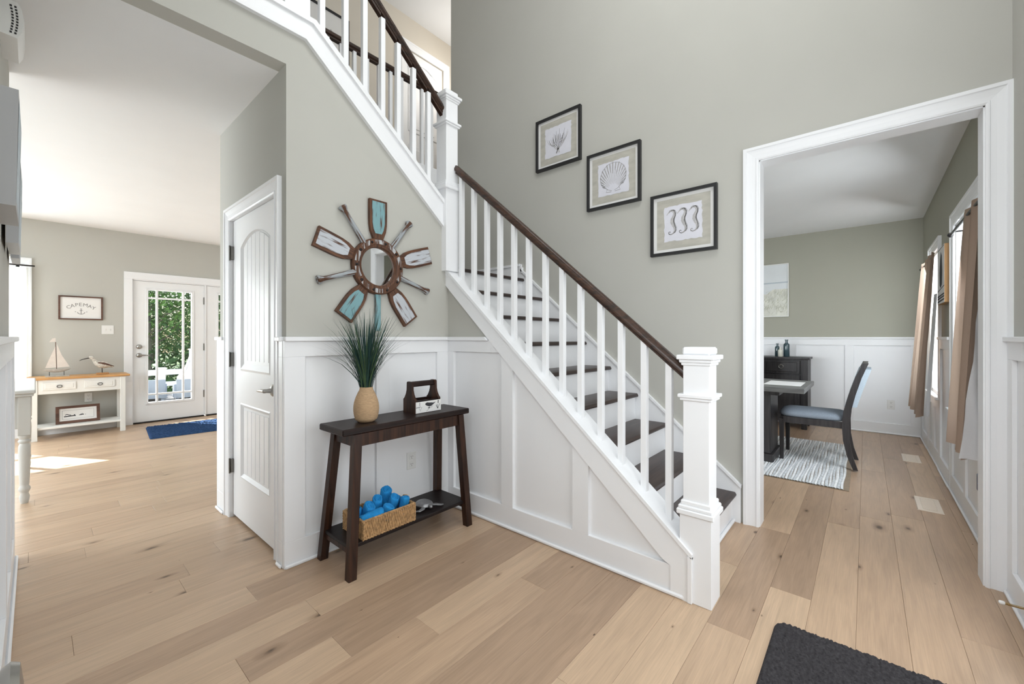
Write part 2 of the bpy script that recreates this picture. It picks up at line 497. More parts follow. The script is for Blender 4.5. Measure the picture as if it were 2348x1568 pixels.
    def lathe(self, prof, c=(0, 0, 0), n=24, k=0, squash=(1, 1)):
        rings = [[(c[0] + r * squash[0] * math.cos(2 * PI * j / n), c[1] + r * squash[1] * math.sin(2 * PI * j / n), c[2] + z) for j in range(n)] for r, z in prof]
        self.loft(rings, True, True, k)

    def ellipsoid(self, c, r, n=16, m=10, k=0):
        prof = [(max(1e-4, math.sin(PI * i / m)), -math.cos(PI * i / m)) for i in range(m + 1)]
        rings = [[(c[0] + r[0] * a * math.cos(2 * PI * j / n), c[1] + r[1] * a * math.sin(2 * PI * j / n), c[2] + r[2] * z) for j in range(n)] for a, z in prof]
        self.loft(rings, True, True, k)

    def ribbon(self, pts, w, o, ux, uy, k=0):
        """flat drawn stroke on a plane: pts are 2-D in (ux,uy), w width or list"""
        o = Vector(o); ux = Vector(ux); uy = Vector(uy)
        ww = w if isinstance(w, (list, tuple)) else [w] * len(pts)
        vs = []
        for i, p in enumerate(pts):
            a = pts[max(i - 1, 0)]; b = pts[min(i + 1, len(pts) - 1)]
            dx, dy = b[0] - a[0], b[1] - a[1]; l = math.hypot(dx, dy) or 1
            nx, ny = -dy / l * ww[i] / 2, dx / l * ww[i] / 2
            vs.append(tuple(o + ux * (p[0] + nx) + uy * (p[1] + ny)))
            vs.append(tuple(o + ux * (p[0] - nx) + uy * (p[1] - ny)))
        self.add(vs, [(2 * i, 2 * i + 1, 2 * i + 3, 2 * i + 2) for i in range(len(pts) - 1)], k)

    def poly(self, pts, o, ux, uy, k=0):
        o = Vector(o); ux = Vector(ux); uy = Vector(uy)
        self.add([tuple(o + ux * p[0] + uy * p[1]) for p in pts], [list(range(len(pts)))], k)


def wloc(o):
    v = Vector((0, 0, 0))
    while o is not None:
        v = v + o.location
        o = o.parent
    return v


def obj(name, mb, m, parent=None, loc=None, smooth=None, kind=None, label=None, solid=None, fixn=True):
    """link ONE mesh object; builder coordinates are world coordinates"""
    me = bpy.data.meshes.new(name)
    base = wloc(parent) if parent is not None else Vector((0, 0, 0))
    org = Vector(loc) if loc is not None else base
    me.from_pydata([tuple(Vector(p) - org) for p in mb.v], [], mb.f)
    ms = m if isinstance(m, (list, tuple)) else [m]
    for x in ms:
        me.materials.append(x)
    if len(ms) > 1:
        for p, k in zip(me.polygons, mb.mt):
            p.material_index = k
    me.update()
    if fixn:
        import bmesh
        b = bmesh.new(); b.from_mesh(me)
        bmesh.ops.recalc_face_normals(b, faces=b.faces)
        b.to_mesh(me); b.free()
    if smooth is not None:
        for p in me.polygons:
            p.use_smooth = True
        me.set_sharp_from_angle(angle=R(smooth))
    o = bpy.data.objects.new(name, me)
    COL.objects.link(o)
    o.parent = parent
    o.location = org - base
    if kind: o['kind'] = kind
    if label: o['label'] = label
    if solid:
        s = o.modifiers.new('thickness', 'SOLIDIFY'); s.thickness = solid; s.offset = 0
    return o


def thing(name, label, cat, loc=(0, 0, 0), group=None, kind=None):
    o = bpy.data.objects.new(name, None)
    o.empty_display_size = 0.05
    o.location = loc
    COL.objects.link(o)
    if label: o['label'] = label
    if cat: o['category'] = cat
    if group: o['group'] = group
    if kind: o['kind'] = kind
    return o


def tag(o, label, cat, group=None):
    o['label'] = label; o['category'] = cat
    if group: o['group'] = group
    return o


def B(*a, b=0.0):
    m = MB(); m.box(*a, b=b); return m


def struct(name, mb, m, **kw):
    o = obj(name, mb, m, **kw)
    if kw.get('parent') is None: o['kind'] = 'structure'
    return o


def wall_mb(axis, t0, t1, a0, a1, z0, z1, openings=()):
    """wall slab; axis 'x': plane of constant X between t0,t1 running along Y; openings (a0,a1,z0,z1)"""
    mb = MB()
    def put(p0, p1, q0, q1):
        if p1 - p0 < 1e-5 or q1 - q0 < 1e-5: return
        if axis == 'x': mb.box(t0, t1, p0, p1, q0, q1)
        else: mb.box(p0, p1, t0, t1, q0, q1)
    cur = a0
    for o in sorted(openings):
        put(cur, o[0], z0, z1)
        put(o[0], o[1], z0, o[2]); put(o[0], o[1], o[3], z1)
        cur = o[1]
    put(cur, a1, z0, z1)
    return mb


rnd = random.Random(7)
XS, YM, XC, XP, YF, YP, XD, XL = 1.985, 2.33, 0.87, 3.04, -0.53, 7.75, 7.03, -0.092
CEIL, FL2, TOP = 2.67, 2.96, 5.38
RISE, RUN = 0.1973, 0.2252
RAILZ = 1.222
SLOPE = 0.868


def Tz(y): return 0.226 + SLOPE * (y - 0.599)     # top of the lower closed stringer


# ------------------------------------------------------------------ floor
sub = MB(); sub.box(-3.3, 7.2, -0.75, 7.9, -0.12, -0.02)
floor = struct('floor', sub, M['subfloor'])
PW = 0.162


def plank(x0, x1, y0, y1, tone):
    g = 0.0003
    cx, cy = (x0 + x1) / 2, (y0 + y1) / 2
    mb = MB()
    hx0, hx1, hy0, hy1 = x0 + g, x1 - g, y0 + g, y1 - g
    c = 0.0009
    mb.add([(hx0, hy0, -0.02), (hx1, hy0, -0.02), (hx1, hy1, -0.02), (hx0, hy1, -0.02),
            (hx0, hy0, -c), (hx1, hy0, -c), (hx1, hy1, -c), (hx0, hy1, -c),
            (hx0 + c, hy0 + c, 0), (hx1 - c, hy0 + c, 0), (hx1 - c, hy1 - c, 0), (hx0 + c, hy1 - c, 0)],
           [(0, 1, 5, 4), (1, 2, 6, 5), (2, 3, 7, 6), (3, 0, 4, 7), (4, 5, 9, 8), (5, 6, 10, 9), (6, 7, 11, 10), (7, 4, 8, 11), (8, 9, 10, 11)])
    o = obj('plank', mb, M['plank'], parent=floor, loc=(cx, cy, 0), fixn=False)
    o.color = (tone, 0, 0, 1)
    return o


fixed = {1: [(2.35, .78, .22)], 0: [(3.42, .62, .4)], -1: [(3.68, .55, .42), (1.9, .7, .55)], -2: [(3.85, .6, .38), (2.0, .66, .6)], -3: [(2.459, .62, .5)],
         2: [(1.88, .66, .30), (3.05, .30, .62)], 9: [(0.79, .80, .30)], 8: [(1.083, .52, .74)], 7: [(1.61, .58, .36)], 14: [(0.098, .52, .62)]}
rows = range(-5, 48)
for r in rows:
    y0 = 0.03 + PW * r
    y1 = y0 + PW
    if y0 > 7.8: break
    # extent of this row
    if y1 < 0.7: xa, xb = -0.2, 7.05
    elif y0 < 2.33: xa, xb = -0.2, 2.0
    elif y0 < 3.4: xa, xb = -0.2, 1.0
    else: xa, xb = -1.6, 2.8
    cuts = []; tones = []
    if r in fixed:
        f = sorted(fixed[r])
        cuts = [c[0] for c in f]
        tones = [f[0][1]] + [c[2] for c in f]
    x = (cuts[0] if cuts else xa + rnd.uniform(0.3, 1.9))
    if not cuts: cuts = [x]
    while cuts[-1] + 0.6 < xb:
        cuts.append(cuts[-1] + rnd.uniform(1.25, 2.1))
    while cuts[0] - 1.9 > xa:
        cuts.insert(0, cuts[0] - rnd.uniform(1.5, 1.9)); tones.insert(0, rnd.uniform(0.35, 0.8))
    xs_ = [xa] + [c for c in cuts if xa + 0.05 < c < xb - 0.05] + [xb]
    for i in range(len(xs_) - 1):
        t = tones[i] if i < len(tones) else rnd.uniform(0.3, 0.85)
        if y0 > 2.2: t = 0.45 + 0.45 * t
        plank(xs_[i], xs_[i + 1], y0, y1, t)
for y0 in [0.678 + PW * i for i in range(17)]:          # rest of the dining room, hidden rows
    plank(3.05, 5.0, y0, y0 + PW, rnd.uniform(.3, .7)); plank(5.0, 7.05, y0, y0 + PW, rnd.uniform(.3, .7))
fill = MB(); fill.box(2.8, 4.6, 3.53, 7.85, -0.02, 0); fill.box(-3.2, -1.6, 3.4, 7.85, -0.02, 0)
obj('plank', fill, M['plank'], parent=floor, kind='stuff').color = (0.6, 0, 0, 1)

# ------------------------------------------------------------------ shell
DOOR_Y = (-0.443, 0.52); DOOR_H = 2.355
struct('wall_right', wall_mb('x', XP, XP + 0.12, YF - 0.12, 3.52, 0, TOP, [(DOOR_Y[0], DOOR_Y[1], 0, DOOR_H)]), M['wall'])
W1 = (3.66, 4.68, 0.66, 2.09); W2 = (5.54, 6.20, 0.66, 2.07)      # dining windows (x0,x1,z0,z1)
struct('wall_front', wall_mb('y', YF - 0.12, YF, -0.2, XP, 0, TOP), M['wall'])
struct('wall_dining_front', wall_mb('y', YF - 0.12, YF, XP + 0.12, XD + 0.12, 0, CEIL, [W1, W2]), M['wall_dining'])
struct('wall_dining_far', wall_mb('x', XD, XD + 0.12, YF, 3.4, 0, CEIL), M['wall_dining'])
struct('wall_dining_back', wall_mb('y', 3.4, 3.52, XP + 0.12, XD + 0.12, 0, CEIL), M['wall_dining'])
struct('wall_dining_inner', B(XP + 0.12, XP + 0.125, DOOR_Y[1], 3.4, 0, CEIL), M['wall_dining'])
struct('ceiling_dining', B(XP + 0.12, XD + 0.12, YF - 0.12, 3.52, CEIL, CEIL + 0.12), M['ceil'])
struct('wall_left', wall_mb('x', XL - 0.12, XL, YF - 0.12, 3.55, 0, TOP), M['wall'])
sw_ = MB(); sw_.prism([(XC, 0), (XS + 0.1, 0), (XS + 0.1, 1.95), (2.02, 2.10), (1.01, 2.93), (XC, 2.94)], 1, YM, YM + 0.1)
struct('wall_stair', sw_, M['wall'])
struct('wall_header', B(XL, XC, YM, YM + 0.1, CEIL, FL2), M['wall'])
struct('wall_closet', wall_mb('x', XC, XC + 0.1, YM + 0.1, 3.52, 0, CEIL, [(2.475, 3.268, 0, 2.012)]), M['wall'])
struct('wall_stairwell', wall_mb('y', 3.42, 3.52, XC + 0.1, XP, 0, FL2), M['wall'])
struct('wall_upper_front', B(XL, XC - 0.02, YM + 0.1, 3.52, CEIL + 0.08, FL2), M['wall'])
struct('ceiling_family', B(-3.3, 4.7, YM + 0.1, 7.87, CEIL, CEIL + 0.08), M['ceil']) if False else None
cf = MB()
cf.box(XL - 0.12, XC, YM + 0.1, 3.52, CEIL, CEIL + 0.08)
cf.box(-3.3, 4.7, 3.52, 7.87, CEIL, CEIL + 0.08)
struct('ceiling_family', cf, M['ceil'])
PD = (0.885, 2.56, 0.0, 2.03)                       # patio door opening in the back wall
WL = (-1.75, -0.12, 0.62, 2.09)                     # family room window
struct('wall_back', wall_mb('y', YP, YP + 0.14, -3.3, 4.7, 0, CEIL, [WL, PD]), M['wall'])
struct('wall_family_left', wall_mb('x', -3.3, -3.2, 3.4, YP, 0, CEIL), M['wall'])
struct('wall_family_right', wall_mb('x', 4.6, 4.7, 3.52, YP, 0, CEIL), M['wall'])
struct('wall_family_front', wall_mb('y', 3.4, 3.52, -3.3, XL - 0.12, 0, CEIL), M['wall'])
# upper storey
struct('ceiling_foyer', B(-0.2, 5.3, -0.65, 4.65, TOP, TOP + 0.1), M['ceil'])
struct('wall_upper_hall', wall_mb('y', 4.5, 4.6, -0.2, 5.3, FL2, TOP, [(3.07, 3.745, FL2, 4.965)]), M['wall_hall'])
struct('wall_upper_left', wall_mb('x', -0.2, -0.1, YM, 4.5, FL2, TOP), M['wall_hall'])
struct('wall_upper_right', wall_mb('x', 5.2, 5.3, 3.52, 4.5, FL2, TOP), M['wall_hall'])
struct('wall_upper_side', wall_mb('y', 3.52, 3.62, XP + 0.12, 5.2, FL2, TOP), M['wall_hall'])
fu = MB(); fu.box(-0.2, 5.3, 3.52, 4.65, FL2 - 0.12, FL2)
struct('floor_upper', fu, M['tread'])


# ------------------------------------------------------------------ trim helpers
def casing_strip(mb, axis, face, sgn, inner, outer, a0, a1, along):
    """moulded casing strip: back board, back band on the outer edge, bead on the inner edge.
    axis: normal axis of the wall plane; inner/outer: extents across; a0,a1 along; along 'z' or 'h'"""
    w = outer - inner; s = 1 if w > 0 else -1
    prof = [(0, 0), (0, .012), (.10, .016), (.16, .016), (.18, .011), (.42, .013), (.62, .017), (.76, .019), (.80, .024), (1, .024), (1, 0)]
    P = [(inner + w * u, t) for u, t in prof]
    n = len(P)
    def pt(c, t, a):
        d = face + sgn * t
        if along == 'z':
            return (d, c, a) if axis == 'x' else (c, d, a)
        return (d, a, c) if axis == 'x' else (a, d, c)
    vs = [pt(c, t, a0 if not isinstance(a0, tuple) else a0[0] + (a0[1] - a0[0]) * (c - inner) / w) for c, t in P]
    vs += [pt(c, t, a1 if not isinstance(a1, tuple) else a1[0] + (a1[1] - a1[0]) * (c - inner) / w) for c, t in P]
    mb.add(vs, [list(range(n)), list(range(n, 2 * n))[::-1]] + [(i, (i + 1) % n, n + (i + 1) % n, n + i) for i in range(n)])


def door_casing(name, axis, face, sgn, a0, a1, h, w, z0=0.0, sides=(1, 1)):
    """three mitred casing pieces round an opening a0..a1, height h"""
    e = thing(name, None, None, (0, 0, 0), kind='structure')
    if sides[0]:
        mb = MB(); casing_strip(mb, axis, face, sgn, a0, a0 - w, z0, (h, h + w), 'z'); obj('side_casing', mb, M['trim'], e)
    if sides[1]:
        mb = MB(); casing_strip(mb, axis, face, sgn, a1, a1 + w, z0, (h, h + w), 'z'); obj('side_casing', mb, M['trim'], e)
    mb = MB(); casing_strip(mb, axis, face, sgn, h, h + w, (a0, a0 - w), (a1, a1 + w), 'h'); obj('head_casing', mb, M['trim'], e)
    return e


# dining doorway: foyer side casing, jamb lining, dining side casing
dc = door_casing('trim_1', 'x', XP, -1, DOOR_Y[0], DOOR_Y[1], DOOR_H, 0.087)
obj('side_jamb', B(XP, XP + 0.125, DOOR_Y[0], DOOR_Y[0] + 0.006, 0, DOOR_H), M['trim'], dc)
obj('side_jamb', B(XP, XP + 0.125, DOOR_Y[1] - 0.006, DOOR_Y[1], 0, DOOR_H), M['trim'], dc)
obj('head_jamb', B(XP, XP + 0.125, DOOR_Y[0], DOOR_Y[1], DOOR_H - 0.006, DOOR_H), M['trim'], dc)


def wains(name, axis, face, sgn, a0, a1, stiles, base=True, cap=True, panel=True, shoe=True, ends=None):
    """board-and-batten wainscot: backing panel, base rail, top rail, cap, stiles (list of (a0,a1))"""
    e = thing(name, None, None, (0, 0, 0), kind='structure')
    def bx(p0, p1, z0, z1, t0, t1, b=0.0015):
        mb = MB()
        d0, d1 = face + sgn * t0, face + sgn * t1
        if axis == 'x': mb.box(min(d0, d1), max(d0, d1), p0, p1, z0, z1, b=b)
        else: mb.box(p0, p1, min(d0, d1), max(d0, d1), z0, z1, b=b)
        return mb
    if panel: obj('panel', bx(a0, a1, 0, 1.2, 0, 0.003), M['trim'], e)
    if base:
        obj('base_rail', bx(a0, a1, 0, 0.135, 0.003, 0.020), M['trim'], e)
    obj('top_rail', bx(a0, a1, 1.115, 1.2, 0.003, 0.020), M['trim'], e)
    for s in stiles:
        obj('stile', bx(s[0], s[1], 0.135, 1.115, 0.003, 0.020), M['trim'], e)
    if cap: obj('chair_rail', bx(a0, a1, 1.198, RAILZ, 0, 0.036, b=0.003), M['trim'], e)
    if shoe: obj('shoe_moulding', bx(a0, a1, 0.0, 0.02, 0.020, 0.033, b=0.006), M['trim'], e)
    return e


# stair wall (behind the console)
wains('trim_2', 'y', YM, -1, XC - 0.017, XS - 0.017, [(XC - 0.017, 0.961), (1.39, 1.48), (1.868, XS - 0.017)])
# closet wall: stub by the corner and stub beyond the closet door
wains('trim_3', 'x', XC, -1, YM - 0.0, 2.395, [(YM, 2.395)])
wains('trim_4', 'x', XC, -1, 3.352, 3.52, [(3.352, 3.52)])
# left wall
wains('trim_5', 'x', XL, 1, 0.95, 3.55, [(0.95, 1.02), (1.72, 1.80), (2.52, 2.60), (3.0, 3.08), (3.47, 3.55)])
# foyer front wall near the dining doorway
wains('trim_6', 'y', YF, 1, 1.9, XP - 0.024, [(1.9, 1.98), (2.36, 2.44), (2.935, XP - 0.024)])
# dining far wall and dining window wall
wains('trim_7', 'x', XD, -1, YF + 0.02, 3.4, [(YF + 0.02, -0.42), (0.118, 0.211), (0.745, 0.838), (1.38, 1.47), (2.0, 2.09), (2.62, 2.71)])
wd = wains('trim_8', 'y', YF, 1, XP + 0.125, 3.55, [(3.165, 3.25)])
wains('trim_9', 'y', YF, 1, 4.79, 5.43, [(4.79, 4.85), (5.37, 5.43)])
wains('trim_10', 'y', YF, 1, 6.31, XD - 0.02, [(6.31, 6.37), (6.93, XD - 0.02)])
for i, w in enumerate((W1, W2)):
    e = thing('trim_%d' % (11 + i), None, None, (0, 0, 0), kind='structure')
    a, b_ = w[0] - 0.11, w[1] + 0.11
    obj('panel', B(a, b_, YF, YF + 0.003, 0, w[2] - 0.02), M['trim'], e)
    obj('base_rail', B(a, b_, YF + 0.003, YF + 0.017, 0, 0.135, b=.0015), M['trim'], e)
    obj('shoe_moulding', B(a, b_, YF + 0.017, YF + 0.03, 0, 0.02, b=.006), M['trim'], e)
    for x in (a, (a + b_) / 2 - 0.035, b_ - 0.07):
        obj('stile', B(x, x + 0.07, YF + 0.003, YF + 0.017, 0.135, w[2] - 0.13, b=.0015), M['trim'], e)
# back wall baseboard
bb = thing('baseboard_back', None, None, (0, 0, 0), kind='structure')
obj('board', B(-3.2, 0.80, YP - 0.015, YP, 0, 0.13, b=.002), M['trim'], bb)
obj('board', B(2.65, 4.6, YP - 0.015, YP, 0, 0.13, b=.002), M['trim'], bb)

# ------------------------------------------------------------------ under-stair panelled wall
us = thing('wall_under_stair', None, None, (XS, 1.4, 0), kind='structure')
Y0, Y1 = 0.618, YM
pan = MB(); pan.prism([(Y0, 0), (Y1, 0), (Y1, Tz(Y1) - 0.02), (Y0, Tz(Y0) - 0.02)], 0, XS + 0.003, XS + 0.105)
obj('panel', pan, [M['trim']], us)
gp = MB(); gp.prism([(1.905, RAILZ), (YM, RAILZ), (YM, Tz(YM) - 0.13), (1.93, Tz(1.93) - 0.13)], 0, XS, XS + 0.003)
obj('painted_panel', gp, M['wall'], us, label='small greige triangle of wall under the stringer')


def rect_x(y0, y1, z0, z1, t=0.017, b=0.0015):
    return B(XS - t, XS + 0.003, y0, y1, z0, z1, b=b)


obj('base_rail', rect_x(Y0 + 0.02, Y1 - 0.017, 0, 0.14), M['trim'], us)
obj('shoe_moulding', B(XS - 0.031, XS - 0.017, Y0 + 0.02, Y1 - 0.017, 0, 0.022, b=.007), M['trim'], us)
obj('top_rail', rect_x(1.79, Y1 - 0.017, 1.118, 1.2), M['trim'], us)
ch = MB(); ch.prism([(1.90, 1.198), (Y1 - 0.03, 1.198), (Y1 - 0.03, RAILZ), (1.925, RAILZ)], 0, XS - 0.036, XS)
obj('chair_rail', ch, M['trim'], us)
for a, b_ in ((2.252, Y1 - 0.017), (1.69, 1.786), (1.147, 1.247)):
    mb = MB()
    top = lambda y: min(1.118, Tz(y) - 0.125) if a > 1.6 else Tz(y) - 0.125
    mb.prism([(a, 0.14), (b_, 0.14), (b_, top(b_)), (a, top(a))], 0, XS - 0.017, XS + 0.003)
    obj('stile', mb, M['trim'], us)
# stringer skirt with its sloping cap and the little return at the foot
sk = MB(); sk.prism([(Y0, 0.0), (0.70, 0.0), (0.70, 0.14), (0.74, 0.16), (YM, Tz(YM) - 0.132), (YM, Tz(YM) - 0.012), (Y0, Tz(Y0) - 0.012)], 0, XS - 0.024, XS + 0.003)
obj('stringer', sk, M['trim'], us)
cp = MB(); cp.prism([(0.600, Tz(0.600) - 0.022), (YM + 0.04, Tz(YM + 0.04) - 0.022), (YM + 0.04, Tz(YM + 0.04)), (0.600, Tz(0.600))], 0, XS - 0.034, XS + 0.122)
obj('stringer_cap', cp, M['trim'], us)
ev = MB(); ev.box(XS - 0.034, XS + 0.003, 0.600, 0.622, 0, Tz(0.60) - 0.01, b=.003)
obj('end_trim', ev, M['trim'], us)

# ------------------------------------------------------------------ staircase, lower flight + landing + upper flight
st = thing('staircase', 'white staircase with dark espresso treads rising along the panelled wall', 'staircase', (2.5, 1.5, 0))
XT0, XT1 = XS + 0.105, XP - 0.02
for n in range(1, 9):
    yn = 0.646 + RUN * (n - 1); z = RISE * n
    mb = MB()
    c = 0.012
    prof = [(yn, z - 0.016), (yn + 0.006, z - 0.004), (yn + c, z), (yn + RUN + 0.028, z), (yn + RUN + 0.028, z - 0.028), (yn + 0.010, z - 0.028), (yn + 0.002, z - 0.024)]
    mb.prism(prof, 0, XT0 if n > 1 else XT0 + 0.002, XT1)
    obj('tread', mb, M['tread'], st, smooth=40)
    mb = MB(); mb.box(XT0, XT1, yn + 0.026, yn + 0.042, z - RISE, z - 0.028)
    obj('riser', mb, M['trim'], st)
y9 = 0.646 + RUN * 8; z9 = RISE * 9
mb = MB(); mb.box(XT0, XT1, y9 + 0.026, y9 + 0.042, z9 - RISE, z9 - 0.028); obj('riser', mb, M['trim'], st)
mb = MB(); mb.prism([(y9, z9 - 0.016), (y9 + 0.006, z9 - 0.004), (y9 + 0.012, z9), (3.42, z9), (3.42, z9 - 0.028), (y9 + 0.01, z9 - 0.028), (y9 + 0.002, z9 - 0.024)], 0, XT0, XT1)
obj('landing', mb, M['tread'], st, smooth=40)
bs = MB(); bs.box(XT0, XT1, 0.690, 0.704, 0, 0.02, b=.005); bs.box(XT0, XT1, 0.60, 0.69, 0, 0.001)
sm = MB(); sm.box(XT0 + 0.01, XT1, 0.652, 0.672, 0, 0.02, b=.006)
obj('shoe_moulding', sm, M['trim'], st)
# wall skirt against the picture wall, continuing level round the landing
S = lambda y: 0.243 + SLOPE * (y - 0.622)
wk = MB(); wk.prism([(0.622, 0.0), (0.622, S(0.622)), (2.49, S(2.49)), (2.49, z9 + 0.14), (3.42, z9 + 0.14), (3.42, z9 - 0.1), (2.4, z9 - 0.3), (0.9, 0.0)], 0, XP - 0.02, XP)
obj('wall_skirt', wk, M['trim'], st)
wk = MB(); wk.prism([(0.618, S(0.622) - 0.012), (0.618, S(0.622) + 0.006), (2.49, S(2.49) + 0.006), (2.49, S(2.49) - 0.016)], 0, XP - 0.03, XP)
wk.box(XP - 0.03, XP, 2.475, 2.505, z9 + 0.06, S(2.49) + 0.02)
wk.box(XP - 0.028, XP, 2.505, 3.42, z9 + 0.122, z9 + 0.145)
obj('skirt_moulding', wk, M['trim'], st)
bk = B(XT0 - 0.1, XP - 0.03, 3.405, 3.42, z9, z9 + 0.14, b=.002); obj('wall_skirt', bk, M['trim'], st)
# upper flight (rises towards -X between the stair wall and the stairwell wall)
for n in range(10, 16):
    xn = XS + 0.03 - RUN * (n - 10); z = RISE * n
    mb = MB(); mb.box(xn - RUN - 0.028, xn, YM + 0.101, 3.405, z - 0.028, z, b=.008); obj('tread', mb, M['tread'], st)
    mb = MB(); mb.box(xn - 0.042, xn - 0.026, YM + 0.101, 3.405, z - RISE, z - 0.028); obj('riser', mb, M['trim'], st)

# upper stringer band on the face of the stair wall
US = lambda x: 2.169 - 0.82 * (x - 1.954)          # top edge
UB = lambda x: 1.975 - 0.844 * (x - 1.99)          # bottom edge
XK = 1.0
ub = thing('trim_13', None, None, (1.5, YM, 2.4), kind='structure')
mb = MB(); mb.prism([(1.99, UB(1.99)), (1.99, US(1.99) + 0.0), (XK + .01, 2.952), (XL, 2.962), (XL, 2.862), (0.968, 2.855)], 1, YM - 0.016, YM)
obj('stringer_band', mb, M['trim'], ub)
mb = MB(); mb.prism([(2.02, US(2.02) - 0.008), (2.02, US(2.02) + 0.02), (XK + .015, 2.972), (XL, 2.982), (XL, 2.954), (XK + .0, 2.944)], 1, YM - 0.03, YM + 0.1)
obj('stringer_cap', mb, M['trim'], ub)
mb = MB(); mb.prism([(1.99, UB(1.99) - 0.012), (1.99, UB(1.99) + 0.014), (0.972, 2.868), (XL, 2.876), (XL, 2.85), (0.964, 2.843)], 1, YM - 0.024, YM)
obj('band_moulding', mb, M['trim'], ub)
mb = MB(); mb.box(1.955, 2.0, YM - 0.018, YM, Tz(YM) - 0.06, UB(1.99) + 0.03, b=.003)
obj('corner_strip', mb, M['trim'], ub)


# ------------------------------------------------------------------ railings
def newel(parent, x0, x1, y0, y1, zb, zc1, zc2, ztop, flare=0.012, low=True):
    """square box newel: wide base, moulded collar, shaft, upper collar, block, cap"""
    def pj(mb, g, z0, z1, b=0.002): mb.box(x0 - g, x1 + g, y0 - g, y1 + g, z0, z1, b=b)
    p = MB()
    pj(p, flare if low else 0.006, zb, zc1 - 0.04); pj(p, 0.0, zc1 - 0.045, ztop - 0.05)
    post = obj('newel_post', p, M['trim'], parent)
    c = MB(); pj(c, 0.024, zc1 - 0.055, zc1 - 0.03, .004); pj(c, 0.018, zc1 - 0.032, zc1 - 0.012, .005); pj(c, 0.009, zc1 - 0.014, zc1 + 0.008, .004)
    obj('base_collar', c, M['trim'], post)
    c = MB(); pj(c, 0.012, zc2 - 0.018, zc2 - 0.004, .003); pj(c, 0.020, zc2 - 0.005, zc2 + 0.012, .003)
    obj('upper_collar', c, M['trim'], post)
    c = MB(); pj(c, 0.008, ztop - 0.085, ztop - 0.07, .004); pj(c, 0.015, ztop - 0.072, ztop - 0.056, .004); pj(c, 0.024, ztop - 0.057, ztop - 0.036, .003)
    pj(c, 0.004, ztop - 0.037, ztop, .008)
    obj('newel_cap', c, M['trim'], post)
    return post


def baluster(parent, x, y, z0, z1, s=0.0155, za=None):
    b_ = MB(); b_.box(x - s, x + s, y - s, y + s, z0, z1, b=.0015)
    return obj('baluster', b_, M['trim'], parent, loc=(x, y, z0))


RAILPROF = [(-.018, 0), (.018, 0), (.018, .012), (.031, .022), (.031, .036), (.024, .046), (.022, .054), (.012, .062), (-.012, .062), (-.022, .054), (-.024, .046), (-.031, .036), (-.031, .022), (-.018, .012)]


def handrail(mb, p0, p1, axis):
    """profile swept between two points, vertical ends; axis = along"""
    rings = []
    for p in (p0, p1):
        if axis == 'y': rings.append([(p[0] + a, p[1], p[2] + b_) for a, b_ in RAILPROF])
        else: rings.append([(p[0], p[1] + a, p[2] + b_) for a, b_ in RAILPROF])
    mb.loft(rings)


XB = 2.035
rl = thing('stair_railing', 'lower stair railing, walnut handrail over white square balusters', 'railing', (XB, 0.6, 0))
newel(rl, 1.977, 2.092, 0.532, 0.647, 0.0, 0.455, 0.945, 1.174)
HB = lambda y: 1.012 + 0.862 * (y - 0.647)           # underside of the handrail
mb = MB(); handrail(mb, (XB, 0.647, HB(0.647)), (XB, 2.30, HB(2.30)), 'y')
obj('handrail', mb, M['rail'], rl, smooth=50)
for i, y in enumerate((2.235, 2.107, 1.978, 1.856, 1.733, 1.610, 1.4815, 1.357, 1.2326, 1.105, 0.984, 0.857, 0.731)):
    baluster(rl, XB, y, Tz(y) - 0.016, HB(y) + 0.012)

ur = thing('stair_railing', 'upper stair railing climbing left above the oar mirror', 'railing', (1.5, YM + 0.05, 2.3))
newel(ur, 1.930, 2.040, 2.285, 2.395, 1.70, 2.345, 2.775, 3.018, low=False)
newel(ur, 0.865, 0.985, YM - 0.005, YM + 0.115, 2.85, 3.40, 3.9, 4.15, low=False)
YB = YM + 0.01
HX = lambda x: 2.852 - 0.852 * (x - 1.93)
mb = MB(); handrail(mb, (1.93, YB, HX(1.93)), (0.985, YB, HX(0.985)), 'x')
obj('handrail', mb, M['railx'], ur, smooth=50)
xsb = (1.061, 1.20, 1.323, 1.446, 1.562, 1.683, 1.808)
for x in xsb: baluster(ur, x, YB, US(x) + 0.0, HX(x) - 0.012)
ext = [1.93] + sorted(xsb, reverse=True) + [0.985]
for i in range(len(ext) - 1):
    a, b_ = ext[i] - (0.0155 if i else 0), ext[i + 1] + (0.0155 if i < len(ext) - 2 else 0)
    f = MB(); f.prism([(a, HX(a) - 0.022), (a, HX(a) + 0.004), (b_, HX(b_) + 0.004), (b_, HX(b_) - 0.022)], 1, YB - 0.014, YB + 0.014)
    obj('fillet', f, M['railx'], ur)

gr = thing('guard_railing', 'level landing guard railing of the upstairs hall', 'railing', (1.9, 3.47, FL2))
GY = 3.46
mb = MB(); handrail(mb, (0.75, GY, 3.765), (XP, GY, 3.765), 'x'); obj('handrail', mb, M['railx'], gr, smooth=50)
mb = MB(); mb.box(0.75, XP, GY - 0.04, GY + 0.04, FL2, FL2 + 0.025, b=.003); obj('shoe_rail', mb, M['trim'], gr)
mb = MB(); mb.box(0.97, XP, 3.402, 3.42, FL2 - 0.16, FL2 + 0.01, b=.002); obj('fascia', mb, M['trim'], gr)
for i in range(18):
    baluster(gr, 0.90 + 0.1225 * i - 0.02, GY, FL2 + 0.02, 3.772)

